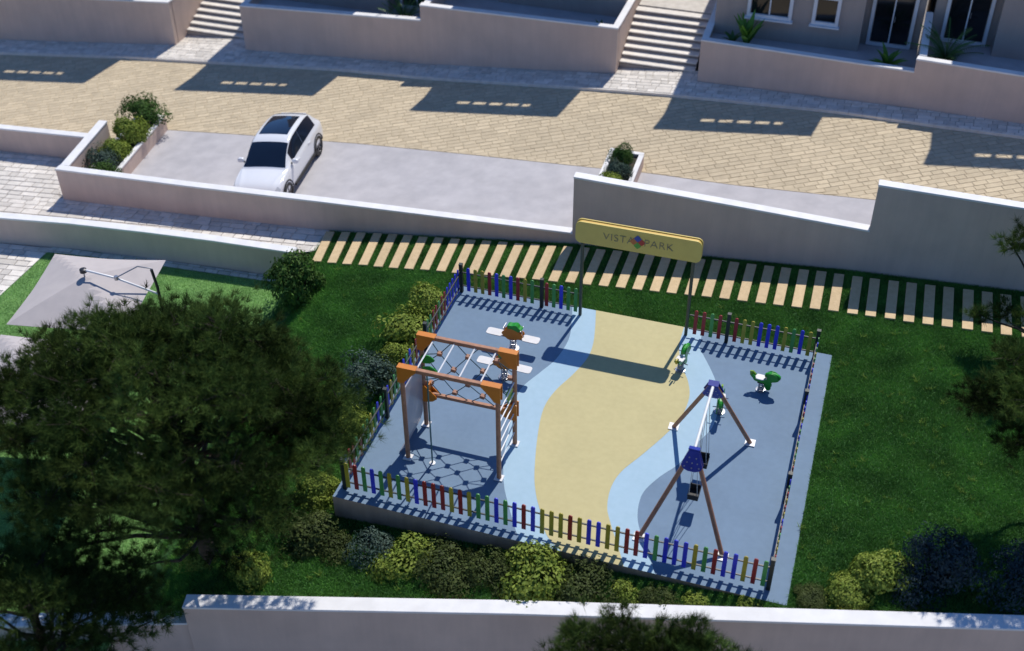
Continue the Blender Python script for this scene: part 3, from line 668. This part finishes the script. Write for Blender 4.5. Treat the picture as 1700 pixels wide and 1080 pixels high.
seesaw('white seated spring seesaw nearest the back left fence', 2.30, 6.50, RAD(-2)); seesaw('white seated spring seesaw seen behind the climbing frame', 2.46, 5.22, RAD(-2))
def rocker(label, x, y, rz, m2='toy_lime', scale=1.0):
    t = thing('spring_rocker', label, 'spring rocker', (x, y, .012), rz, 'green spring rockers'); t.scale = (scale,)*3
    MB().lathe([(.19, 0), (.19, .02), (.11, .03)], 16).build('base_plate', 'steel', t)
    MB().tube(helix(.10, .03, .36, 5), .019, 6).build('spring', 'steel', t, True)
    MB().box((0, 0, .385), (.30, .22, .03)).build('mount', 'dark_steel', t)
    body = catmull([(-.42, .62), (-.34, .55), (-.28, .46), (-.16, .42), (.0, .40), (.10, .34), (.18, .16), (.28, .12), (.36, .22), (.33, .40), (.36, .52), (.50, .58), (.60, .66), (.56, .78), (.42, .90), (.24, .90), (.14, .76), (.12, .60), (-.02, .56), (-.18, .57), (-.28, .66), (-.38, .74)], 3)
    for s in (-1, 1): MB().prism(body[:-1], -.013, .013, Matrix.Translation((0, s*.085, 0)) @ RX).build('side_panel', 'toy_green', t)
    MB().prism([(.30*math.cos(a)+.36, .17*math.sin(a)+.74) for a in (2*math.pi*k/18 for k in range(18))], -.06, .06, RX).build('head', 'toy_green', t, bevel=.03)
    MB().prism(rrect(.36, .30, .10, 4), .56, .60, Matrix.Translation((-.08, 0, 0))).build('seat', 'toy_white', t, bevel=.012)
    MB().prism([(-.46, .60), (-.30, .58), (-.26, .70), (-.36, .80), (-.48, .78)], -.03, .03, RX).build('tail', m2, t)
    MB().tube([(.16, -.24, .74), (.16, .24, .74)], .018, 8).build('handle', 'steel', t, True)
    MB().tube([(.10, -.24, .26), (.10, .24, .26)], .018, 8).build('foot_rest', 'steel', t, True)
    return t
rocker('green spring rocker with white seat, alone near the back right fence', 9.28, 6.82, RAD(-4), scale=.74)
rocker('green spring rocker seen end on beside the right sign post', 7.02, 6.98, RAD(76), 'toy_yellow', .76)
rocker('green spring rocker half hidden behind the far end of the swing', 8.36, 5.62, RAD(-84), 'toy_lime', .8)
# ------------------------------------------------------------------ car
def car(label, loc, rz, roll):
    t = thing('parked_car', label, 'car', loc); t.rotation_euler = (0, roll, rz); t.scale = (1.0, 1.12, 1.05)
    # stations from tail (s=0) to nose: s, z bottom, half width, z belt, half width belt, z top, half width top
    ST = [(0.0, .50, .66, .78, .60, .86, .46), (.06, .40, .80, .88, .74, .98, .58), (.22, .30, .90, .98, .84, 1.12, .60), (.50, .27, .94, 1.02, .88, 1.40, .62), (.85, .26, .95, 1.04, .89, 1.56, .64), (1.3, .25, .945, 1.03, .89, 1.635, .66),
          (1.9, .25, .94, 1.01, .885, 1.66, .675), (2.4, .25, .94, 1.00, .885, 1.63, .68), (2.75, .25, .94, .995, .885, 1.51, .69), (3.15, .25, .94, .99, .885, 1.26, .73), (3.45, .26, .945, .985, .89, 1.055, .79), (3.58, .26, .945, .975, .89, 1.01, .79),
          (4.0, .27, .94, .93, .87, .98, .66), (4.3, .29, .90, .86, .80, .92, .60), (4.5, .33, .82, .74, .72, .80, .54), (4.6, .42, .66, .62, .58, .66, .42)]
    def sec(q):
        s, zb, w, zl, wl, zt, wt = q
        return [(0, zb), (w*.75, zb), (w*.96, zb+.06), (w, zb+.2), (w*1.0, (zb+zl)/2+.05), (w*.985, zl-.10), (wl, zl), (wl+(wt-wl)*.36, zl+(zt-zl)*.36), (wl+(wt-wl)*.70, zl+(zt-zl)*.70), (wt*1.0, zl+(zt-zl)*.93), (wt*.80, zt-.004), (wt*.42, zt+.012), (0, zt+.018)]
    G = np.array([[(q[0], x, z) for x, z in sec(q)] for q in ST])          # stations x 13 x (s, x, z)
    nu, nv = G.shape[:2]
    def cr(P, t):
        i = int(min(max(math.floor(t), 0), len(P)-2)); f = t-i
        a, b, c, d = P[max(i-1, 0)], P[i], P[i+1], P[min(i+2, len(P)-1)]
        return .5*(2*b+(c-a)*f+(2*a-5*b+4*c-d)*f*f+(3*b-a-3*c+d)*f**3)
    def S(u, v):                       # surface point, car axes: x right, y forward (nose), z up
        c = cr([cr(G[i], v) for i in range(max(0, int(u)-2), min(nu, int(u)+4))], u-max(0, int(u)-2))
        return np.array([c[1], c[0]-2.3, c[2]])
    def patch(us, vs, sides, off):
        mb = MB()
        for sg in sides:
            vv = []; grid = [[S(u, v) for v in vs] for u in us]
            for i, u in enumerate(us):
                for j, v in enumerate(vs):
                    a = np.array(S(min(u+.02, nu-1), v))-np.array(S(max(u-.02, 0), v)); b = np.array(S(u, min(v+.02, nv-1)))-np.array(S(u, max(v-.02, 0)))
                    nn = np.cross(a, b); nn = nn/(np.linalg.norm(nn)+1e-9); c = np.array([0, 0, .7]); p = grid[i][j]
                    if np.dot(nn, p-np.array([0, p[1], .6])) < 0: nn = -nn
                    p = p+nn*off; vv.append((sg*p[0], p[1], p[2]))
            n = len(vs); fs = [(i*n+j, (i+1)*n+j, (i+1)*n+j+1, i*n+j+1) for i in range(len(us)-1) for j in range(n-1)]
            if sg > 0: fs = [f[::-1] for f in fs]
            mb.add(vv, fs)
        return mb
    us = np.linspace(0, nu-1, 76); vs = np.linspace(0, nv-1, 49)
    bm_ = patch(us, vs, (-1, 1), 0)
    b = bm_.build('body', 'car_paint', t, 35)
    m = bmesh.new(); m.from_mesh(b.data); bmesh.ops.remove_doubles(m, verts=m.verts, dist=.002)
    bmesh.ops.holes_fill(m, edges=[e for e in m.edges if e.is_boundary]); bmesh.ops.recalc_face_normals(m, faces=m.faces); m.to_mesh(b.data); m.free()
    b.data.polygons.foreach_set('use_smooth', [True]*len(b.data.polygons))
    L = lambda a, c, n=10: np.linspace(a, c, n)
    def glass(nm, us_, vs_, sides, mm='glass_dark', off=.006):
        o = patch(us_, vs_, sides, off).build(nm, mm, t, True); o.data.polygons.foreach_set('use_smooth', [True]*len(o.data.polygons))
        k = bmesh.new(); k.from_mesh(o.data); bmesh.ops.remove_doubles(k, verts=k.verts, dist=.0015); bmesh.ops.recalc_face_normals(k, faces=k.faces); k.to_mesh(o.data); k.free(); return o
    glass('windscreen', L(7.75, 9.95, 12), L(9.0, 12, 12), (-1, 1)); glass('roof_glass', L(4.45, 6.8), L(10.0, 12), (-1, 1)); glass('rear_window', L(2.5, 3.7), L(9.3, 12), (-1, 1))
    for sg in (-1, 1):
        glass('side_window', L(3.6, 6.04, 12), L(6.3, 8.75), (sg,)); glass('side_window', L(6.07, 8.55, 12), L(6.3, 8.75), (sg,))
        glass('headlight', L(13.0, 14.1, 6), L(4.9, 6.2, 6), (sg,), 'lamp_glass', .004); glass('tail_light', L(.55, 1.6, 6), L(5.0, 6.0, 6), (sg,), 'tail_red', .004)
        mr = MB(); mr.prism(rrect(.24, .16, .06, 3), -.06, .07, Matrix.Translation((sg*1.03, .78, 1.10)) @ RX).build('mirror', 'car_paint', t, bevel=.03)
        MB().tube([(sg*.87, .80, 1.02), (sg*.96, .79, 1.06)], .03, 8).build('mirror_arm', 'rubber', t)
        for yy in (-.75, .30): MB().box((sg*.945, yy, .90), (.03, .20, .03)).build('door_handle', 'car_paint', t, bevel=.008)
        MB().box((sg*.945, -.05, .30), (.05, 2.0, .10)).build('sill', 'rubber', t, bevel=.01)
        for yy in (-1.42, 1.56):
            w = empty('wheel', (sg*.84, yy, .36), parent=t); RY = Matrix.Rotation(math.pi/2*sg, 4, 'Y')
            MB().lathe([(.24, -.12), (.34, -.12), (.365, -.08), (.365, .08), (.34, .125), (.25, .125), (.25, .06)], 28, RY).build('tyre', 'rubber', w, 30)
            rm = MB(); rm.lathe([(.05, .02), (.255, .03), (.255, .10), (.235, .11), (.22, .06), (.05, .06)], 24, RY)
            for k in range(5):
                a = 2*math.pi*k/5
                for da in (-.16, .16):
                    rm.box((.13, 0, .095), (.21, .035, .03), RY @ Matrix.Rotation(a+da, 4, 'Z'))
            rm.lathe([(.05, .07), (.05, .12), (.03, .125)], 12, RY).build('rim', 'rim', w, 30)
            ar = MB(); ar.tube([(sg*.945, yy+.42*math.cos(a), .36+.42*math.sin(a)) for a in (math.pi*k/14-.1 for k in range(15))], .028, 6).build('wheel_arch', 'rubber', t, True)
    MB().box((0, -1.82, 1.375), (.98, .16, .025), Matrix.Translation((0, 0, 0))).build('spoiler', 'car_paint', t, bevel=.012)
    MB().box((0, 2.24, .50), (1.1, .08, .18)).build('grille', 'rubber', t, bevel=.02)
    MB().box((0, -2.27, .55), (.52, .03, .11)).build('number_plate', 'frame_white', t)
car('white car with dark glass roof parked nose to the low wall', (-9.32, 15.02, zS(-9.32)+.004), RAD(187), -math.atan(.085)*-1)
# ------------------------------------------------------------------ parasols
def parasol(label, cx, cy):
    t = thing('parasol', label, 'parasol', (cx, cy, -1.9), RAD(12), 'square cantilever parasols'); h = 1.72; z0, z1 = 2.90, 3.42
    vs = []; fs = []; n = 16
    def P(u, v):                       # u, v in -1..1: four planes meeting in hips, each sagging between them
        r = max(abs(u), abs(v)); z = z1-(z1-z0)*r; q = min(abs(u), abs(v))/(r+1e-6)
        return (u*h*(1-.022*(1-q)*r), v*h*(1-.022*(1-q)*r), z-.05*r*(1-q*q)+.02*math.sin(math.pi*r))
    for i in range(n+1):
        for j in range(n+1): vs.append(P(-1+2*i/n, -1+2*j/n))
    for i in range(n):
        for j in range(n): fs.append((i*(n+1)+j, (i+1)*(n+1)+j, (i+1)*(n+1)+j+1, i*(n+1)+j+1))
    o = MB().add(vs, fs).build('canopy', 'canvas', t); so_ = o.modifiers.new('thick', 'SOLIDIFY'); so_.thickness = .012
    for sx in (-1, 1):
        for sy in (-1, 1): MB().tube([(0, 0, z1-.10), (sx*h*.97, sy*h*.97, z0-.04)], .014, 6).build('rib', 'steel', t, True)
    MB().lathe([(.10, 0), (.10, .10), (.05, .12)], 16, Matrix.Translation((0, 0, z1+.16))).build('hub', 'dark_steel', t); MB().tube([(0, 0, z1-.5), (0, 0, z1+.2)], .022, 8).build('hub_stem', 'steel', t)
    mx, my = 1.98, .25
    MB().tube([(mx, my, .06), (mx, my, 3.0), (mx-.06, my, 3.62)], .045, 10).build('mast', 'dark_steel', t, True)
    MB().tube([(.02, 0, z1+.24), (1.0, -.12, 3.52), (mx, my, 2.75)], .032, 8).build('arm', 'white_metal', t, True)
    MB().tube([(1.0, -.12, 3.54), (1.55, .2, 3.74), (mx-.06, my, 3.66)], .02, 8).build('stay', 'steel', t, True); MB().lathe([(.06, -.06), (.06, .06)], 12, Matrix.Translation((1.0, -.12, 3.53))).build('joint', 'steel', t)
    MB().box((mx, my, .03), (.8, .8, .06)).build('base', 'concrete', t, bevel=.02)
parasol('pale square cantilever parasol below the curved wall, arm in full view', -9.82, 4.12)
parasol('pale square cantilever parasol at the left edge, mostly hidden by the pine', -8.97, .32)
# ------------------------------------------------------------------ shrubs
def unit(n, g):
    v = g.normal(size=(n, 3)); return v/np.linalg.norm(v, axis=1)[:, None]
def leaf_mesh(name, m, n, seed, rx, ry, rz, leaf, lobes=16, narrow=.45):
    """leaves on and under the skin of a lumpy mound standing on z=0"""
    g = np.random.default_rng(seed); C = unit(lobes, g); C[:, 2] = np.abs(C[:, 2])*1.05-.12; rad = g.uniform(.24, .56, lobes); C *= g.uniform(.75, 1.22, lobes)[:, None]
    i = g.integers(0, lobes, n); d = unit(n, g); d[:, 2] = np.abs(d[:, 2])*.95+d[:, 2]*.05*0
    back = d[:, 2] < 0; d[back, 2] *= -1
    depth = 1-np.abs(g.normal(0, .16, n)); spr = g.random(n) < .10; depth[spr] += g.uniform(0, .25, spr.sum()); p = C[i]*.60+d*rad[i][:, None]*depth[:, None]
    nrm = d+C[i]*.5+g.normal(0, .45, (n, 3)); nrm /= np.linalg.norm(nrm, axis=1)[:, None]
    P = p*np.array([rx, ry, rz]); P[:, 2] = P[:, 2]+rz*.10; P[:, 2] = np.maximum(P[:, 2], g.uniform(.01, .06, n))
    a = np.cross(nrm, unit(n, g)); a /= np.linalg.norm(a, axis=1)[:, None]; b = np.cross(nrm, a); s = leaf*g.uniform(.6, 1.35, n)[:, None]
    V = np.stack([P-a*s, P-b*s*narrow+nrm*s*.18, P+a*s, P+b*s*narrow+nrm*s*.18], 1)
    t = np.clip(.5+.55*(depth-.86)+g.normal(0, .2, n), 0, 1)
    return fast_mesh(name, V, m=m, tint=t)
LEAF = {}
for kind, m, leaf, n, nar in (('yellow', 'leaf_yellow', .055, 3800, .55), ('dark', 'leaf_dark', .045, 4200, .5), ('mid', 'leaf_mid', .05, 3600, .5), ('blue', 'leaf_blue', .05, 3200, .35), ('navy', 'leaf_shaded', .045, 3400, .35)):
    LEAF[kind] = [leaf_mesh('foliage', m, n, 31*k+len(kind)*7+ord(kind[0]), 1, 1, 1, leaf, 13+3*k, nar) for k in range(3)]
STEM = MB()
for k in range(5):
    a = 2*math.pi*k/5+.3; STEM.tube([(0, 0, -.15), (.10*math.cos(a), .10*math.sin(a), .25), (.42*math.cos(a), .42*math.sin(a), .62)], [.03, .022, .008], 6)
STEM = STEM.mesh('stem', 'bark')
bush_i = 0
def bush(kind, label, x, y, r, h, z=None, cat='shrub', group='shrubs round the playground', name='shrub', fol=None):
    global bush_i
    q = 1.12+.08*math.sin(bush_i*1.7); t = thing(name, label, cat, (x, y, zL(x, y) if z is None else z), bush_i*2.3, group); t.scale = (r*q, r*(.98+.14*math.cos(bush_i*2.9)), h*(1+.08*math.sin(bush_i*3.1)))
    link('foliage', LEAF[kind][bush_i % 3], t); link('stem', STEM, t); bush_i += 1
    return t
bush('mid', 'tall dark green shrub at the left end of the plank path', -5.6, 8.5, 1.08, 1.75)
bush('yellow', 'yellow green shrub nearest the plank path, left of the picket fence', -.88, 8.1, .88, 1.0)
bush('yellow', 'second yellow green shrub along the left picket fence', -1.1, 6.75, .95, 1.05)
bush('yellow', 'small yellow green shrub beside the top of the climbing frame', -1.0, 5.55, .70, .85)
bush('blue', 'grey blue green shrub left of the climbing frame', -1.25, 4.25, 1.0, 1.3)
bush('yellow', 'yellow green shrub at the foot of the left picket fence, by the pine', -.95, 2.4, .75, .9)
bush('yellow', 'small yellow shrub touching the left front corner of the playground', -.95, .15, .62, .7)
FZ = -.22
def fbush(k, l, x, y, r, h): bush(k, l, x, y, r*(1.12 if x < 6.6 else 1.0), h, zL(x, y)+FZ)
fbush('dark', 'brownish green shrub at the left end of the front shrub row', -.55, -1.2, .85, .85)
fbush('dark', 'low brownish shrub between the leftmost front shrub and the grey blue one', .35, -1.35, .55, .55)
fbush('blue', 'grey blue shrub in the front row below the climbing frame', 1.15, -1.25, .68, .72)
fbush('yellow', 'yellow green shrub in the front row right of the grey blue one', 2.1, -1.3, .78, .78)
fbush('dark', 'dark green shrub in the front row, left one of the dark pair', 3.25, -1.3, .80, .72)
fbush('dark', 'dark green shrub in the front row, right one of the dark pair', 4.15, -1.25, .72, .74)
fbush('yellow', 'largest yellow green shrub in the middle of the front row', 5.25, -1.05, .80, .92)
fbush('yellow', 'low yellow green shrub touching the wall coping below the largest one', 5.45, -1.52, .50, .42)
fbush('dark', 'dark green shrub right of the largest yellow green front shrub', 6.45, -1.05, .72, .66)
fbush('yellow', 'low yellow green shrub under the blue pickets at front right', 7.45, -.98, .48, .48)
fbush('dark', 'dark shrub sunk behind the coping right of the front row centre', 8.15, -.88, .52, .50)
fbush('yellow', 'flat yellow green shrub behind the coping below the swing', 9.1, -.74, .48, .42)
fbush('yellow', 'small flat yellow green shrub near the front right corner post', 10.2, -.55, .34, .36)
bush('dark', 'low olive shrub just right of the front right corner of the playground', 11.45, -.02, .42, .25)
bush('yellow', 'low yellow green shrub on the coping line of the right lawn', 12.3, .32, .58, .45)
bush('yellow', 'taller yellow green shrub on the right lawn by the coping', 12.92, .85, .72, .85)
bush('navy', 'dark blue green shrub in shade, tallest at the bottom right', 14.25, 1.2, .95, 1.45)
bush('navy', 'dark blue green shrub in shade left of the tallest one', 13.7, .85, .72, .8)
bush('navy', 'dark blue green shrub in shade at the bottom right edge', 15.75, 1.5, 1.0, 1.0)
bush('yellow', 'yellow shrub left of the big pine trunk', -2.95, -2.5, .45, .6); bush('yellow', 'yellow shrub right of the big pine trunk', -1.45, -2.55, .6, .6)
for k, x, y, r, h, z, l in (('mid', -16.4, 17.3, .98, 1.15, -1.45, 'round dark green shrub at the street end of the left planter'), ('yellow', -16.1, 15.6, .78, 1.05, -1.45, 'bright yellow green shrub in the middle of the left planter'),
                            ('yellow', -16.1, 14.5, .62, .85, -1.45, 'smaller yellow green shrub in the left planter'), ('blue', -16.0, 13.5, .78, .85, -1.45, 'grey green shrub in the left planter near the wall corner'), ('mid', -15.45, 12.95, .60, .75, -1.45, 'dark green shrub at the wall end of the left planter'),
                            ('mid', 2.92, 17.0, .52, .72, .14, 'dark green shrub at the street end of the small planter'), ('blue', 2.95, 16.05, .54, .75, .14, 'grey green shrub in the middle of the small planter'), ('yellow', 2.97, 15.0, .54, .8, .14, 'yellow green shrub at the wall end of the small planter')):
    bush(k, l, x, y, r, h, z, group='shrubs in the planters')
# ------------------------------------------------------------------ garden plants on the patios
def leafy(name, label, loc, n, L, w, up, m, arch, seed, fr=0):
    t = thing(name, label, 'plant', loc); g = random.Random(seed)
    for k in range(n):
        a = k*2.399+g.uniform(-.2, .2); e = RAD(g.uniform(*up)); l = L*g.uniform(.75, 1.1); pts = []; d = Vector((math.cos(a), math.sin(a), 0)); p = Vector((0, 0, .05)); N = 7; el = e
        for i in range(N+1):
            pts.append(p.copy()); p = p+(d*math.cos(el)+Vector((0, 0, math.sin(el))))*(l/N); el -= arch/N
        sd_ = Vector((-d.y, d.x, 0)); mb = MB()
        if fr:
            for i in range(1, N+1):
                for q in range(3):
                    c = pts[i-1].lerp(pts[i], q/3); wl = w*(1-.75*(i+q/3)/(N+1))
                    for s in (-1, 1):
                        tip = c+sd_*s*wl+d*wl*.6-Vector((0, 0, wl*.35)); o_ = d*.018
                        mb.add([c-o_, c+o_, tip], [(0, 1, 2)])
            mb.tube(pts, [.012]*len(pts), 4)
        else:
            vs = []; wd = [w*math.sin(math.pi*min(1, .18+.82*i/N)) for i in range(N+1)]
            for i, q in enumerate(pts): vs += [q-sd_*wd[i], q-Vector((0, 0, wd[i]*.4)), q+sd_*wd[i]]
            mb.add(vs, [f for i in range(N) for f in ((i*3, i*3+3, i*3+4, i*3+1), (i*3+1, i*3+4, i*3+5, i*3+2))])
        o_ = mb.build('frond' if fr else 'leaf', m, t, True); at = o_.data.attributes.new('tint', 'FLOAT', 'POINT'); at.data.foreach_set('value', [g.random()]*len(o_.data.vertices))
    return t
leafy('agave', 'bright green upright plant behind the coping beside the wide steps', (5.75, 25.0, 1.36), 17, 1.3, .12, (50, 88), 'agave_leaf', .5, 1)
leafy('leafy_plant', 'small dark green plant left of the bright upright one', (5.2, 25.05, 1.36), 12, .55, .08, (20, 75), 'palm_leaf', .9, 2)
leafy('leafy_plant', 'bushy green plant in front of the double door', (11.0, 24.6, 1.36), 18, .95, .11, (25, 85), 'agave_leaf', .8, 3)
leafy('palm', 'dark fan of palm fronds in the top right patio', (13.0, 24.75, 1.86), 26, 1.6, .36, (40, 88), 'palm_leaf', .9, 4, 1)
leafy('palm', 'dark palm at the top edge left of the centre notch', (-8.75, 25.75, -.09), 24, 1.55, .34, (50, 88), 'palm_leaf', .7, 5, 1)
leafy('leafy_plant', 'tiny dark plant in the corner of the top centre patio', (-.15, 25.6, .86), 12, .5, .07, (25, 80), 'palm_leaf', .9, 6)
# ------------------------------------------------------------------ pines
def pine(label, base, crown, seed, tufts=95, trunk_r=.20, needle=.21):
    """crown: list of (x, y, z, r) clumps in world space; limbs run from the trunk to every clump"""
    g = np.random.default_rng(seed); b = np.array(base, float); t = thing('pine_tree', label, 'tree', tuple(base), group='pines')
    C = np.array(crown, float); C[:, :3] -= b; top = np.array([C[:, 0].mean()*.8, C[:, 1].mean()*.8, C[:, 2].max()-.3])
    def axis(s): return np.array([top[0]*s**1.5+.12*math.sin(4*s), top[1]*s**1.5+.1*math.sin(3*s+1), top[2]*s])
    MB().tube([axis(s) for s in np.linspace(-.03, 1, 14)], [trunk_r*(1-.8*s)+.02 for s in np.linspace(0, 1, 14)], 10).build('trunk', 'bark', t, True)
    lm = MB(); P = []; N = []; CT = []
    for x, y, z, r in C:
        c = np.array([x, y, z]); s0 = np.clip((z-.28*np.hypot(x-top[0]*.5, y-top[1]*.5)-.5)/top[2], .22, .97); a = axis(s0); d = c-a; l = np.linalg.norm(d)
        mid = a+d*.5+g.normal(0, .10, 3)*l*.5-np.array([0, 0, .06*l]); r0 = min(.085, .022+.018*l)
        lm.tube([a, (a+mid)/2-np.array([0, 0, .02*l]), mid, (mid+c)/2+g.normal(0, .05, 3), c], [r0, r0*.8, r0*.62, r0*.42, .014], 6)
        n = int(tufts*(r/.8)**2); q = unit(n, g); q[:, 2] = q[:, 2]*.5+.18; rr = r*(g.random(n)**.5)*np.where(g.random(n) < .12, 1.35, 1.0)
        tp = c+q*rr[:, None]; P.append(tp); CT.append(np.full(n, g.normal(.5, .26))); N.append(q+np.array([0, 0, .55])+d/(l+1e-6)*.35)
        for k in range(0, n, 9): lm.tube([c+g.normal(0, .05, 3), (c+tp[k])/2+g.normal(0, .05, 3), tp[k]], [.014, .010, .005], 4, False)
    lm.build('limbs', 'bark', t, True)
    P = np.concatenate(P); N = np.concatenate(N); CT = np.concatenate(CT); k = 32; n = len(P)
    D = N[:, None, :]/np.linalg.norm(N, axis=1)[:, None, None]+g.normal(0, .62, (n, k, 3)); D /= np.linalg.norm(D, axis=2)[:, :, None]
    L = needle*g.uniform(.65, 1.2, (n, k, 1)); B = P[:, None, :]+D*L*.08+g.normal(0, .02, (n, k, 3)); side = np.cross(D, g.normal(size=(n, k, 3))); side /= np.linalg.norm(side, axis=2)[:, :, None]
    V = np.stack([B-side*.0065, B+side*.0065, B+D*L], 2).reshape(-1, 3, 3)
    tn = np.clip(np.repeat(CT+g.normal(0, .13, n), k)+g.normal(0, .12, n*k), 0, 1)
    link('crown', fast_mesh('crown', V, m='needle', tint=tn), t)
    return t
def dome(cx, cy, cz, rx, ry, rz, n, seed, r=(.6, .95), zmin=-.35, hole=None, gap=.8):
    g = np.random.default_rng(seed); out = []; tries = 0
    while len(out) < n and tries < 4000:
        tries += 1; d = unit(1, g)[0]; d[2] = d[2]*.9+.1
        if d[2] < zmin: continue
        f = g.uniform(.62, 1.0); p = (cx+d[0]*rx*f, cy+d[1]*ry*f, cz+d[2]*rz*f)
        if hole and hole(p): continue
        if any((p[0]-q[0])**2+(p[1]-q[1])**2+(p[2]-q[2])**2 < gap**2 for q in out): continue
        out.append((*p, g.uniform(*r)))
    return out
c1 = dome(-2.85, -2.2, 3.6, 3.9, 3.3, 2.3, 78, 3, (.5, .95), -.25, hole=lambda p: (p[0] < -4.7 and p[1] > -1.7) or (p[0] > -1.3 and p[1] > -.7) or p[1]+.85*(p[2]-3.5) > .75, gap=.84)
c1 += [(-6.3, -2.2, 3.4, .8), (-6.9, -2.7, 3.3, .6), (.6, -1.5, 3.3, .6), (.3, -3.2, 2.6, .6), (-3.6, -4.6, 2.1, .8), (-2.6, -4.9, 1.6, .7), (-4.6, -4.8, 1.4, .9), (-5.4, -4.2, 1.9, .8), (-1.2, -3.6, .9, .45)]
gz = np.random.default_rng(77)
for _ in range(18): c1.append((gz.uniform(-4.8, -1.0), gz.uniform(-3.0, -.3), gz.uniform(4.0, 5.0), gz.uniform(.55, .85)))
pine('largest pine, its broad dark crown filling the left of the picture', (-2.35, -2.95, zL(-2.35, -2.95)), c1, 5, 120, .21)
c2 = dome(-4.0, -6.8, 1.3, 1.9, 1.5, 1.4, 22, 8, (.55, .85), -.2) + [(-2.6, -5.3, .9, .7), (-3.6, -5.2, .9, .8), (-1.9, -5.6, .9, .5), (-2.3, -5.5, 1.6, .6), (-4.4, -5.1, 1.1, .8), (-5.4, -5.2, 1.0, .8)]; pine('lower pine crown in the bottom left corner', (-4.2, -7.0, LO), c2, 6, 120, .18)
c3 = dome(8.75, -4.2, 1.2, 2.0, 1.0, 1.2, 28, 9, (.45, .7), -.2, gap=.6)+[(6.6, -4.3, 1.3, .4), (7.0, -4.2, 2.0, .35), (9.3, -3.8, 2.35, .35)]; pine('pine top rising in front of the wall at the bottom centre', (8.3, -4.4, LO), c3, 7, 130, .16)
c5 = [(15.1, 11.3, 3.0, .5), (15.6, 11.2, 3.5, .65), (14.6, 10.2, 1.35, .4), (15.2, 9.9, 1.7, .45), (16.4, 10.6, 3.8, .8), (17.0, 10.0, 3.3, .8), (15.8, 9.0, 2.3, .55), (15.4, 8.4, 1.6, .5), (16.6, 9.2, 3.0, .7)]
pine('slender pine at the right edge in front of the tallest wall', (16.3, 9.9, zL(16.3, 9.9)), c5, 12, 120, .13)
c4 = [(14.6, 3.4, 4.0, .75), (14.1, 3.1, 4.1, .5), (14.4, 4.0, 3.4, .6), (15.2, 3.3, 4.2, .85), (15.1, 2.6, 3.6, .7), (14.8, 4.3, 4.4, .6), (15.4, 4.6, 3.9, .8), (16.0, 3.2, 4.5, .9), (16.4, 4.4, 5.2, .9), (17.2, 3.4, 4.8, .9), (18.2, 5.0, 5.6, .9), (15.6, 5.6, 4.6, .6), (17.6, 4.4, 6.1, .8), (16.4, 2.0, 4.0, .8)]
pine('pine reaching in from the right edge above the lawn', (17.7, 5.2, zL(17.7, 5.2)), c4, 8, 130, .20)
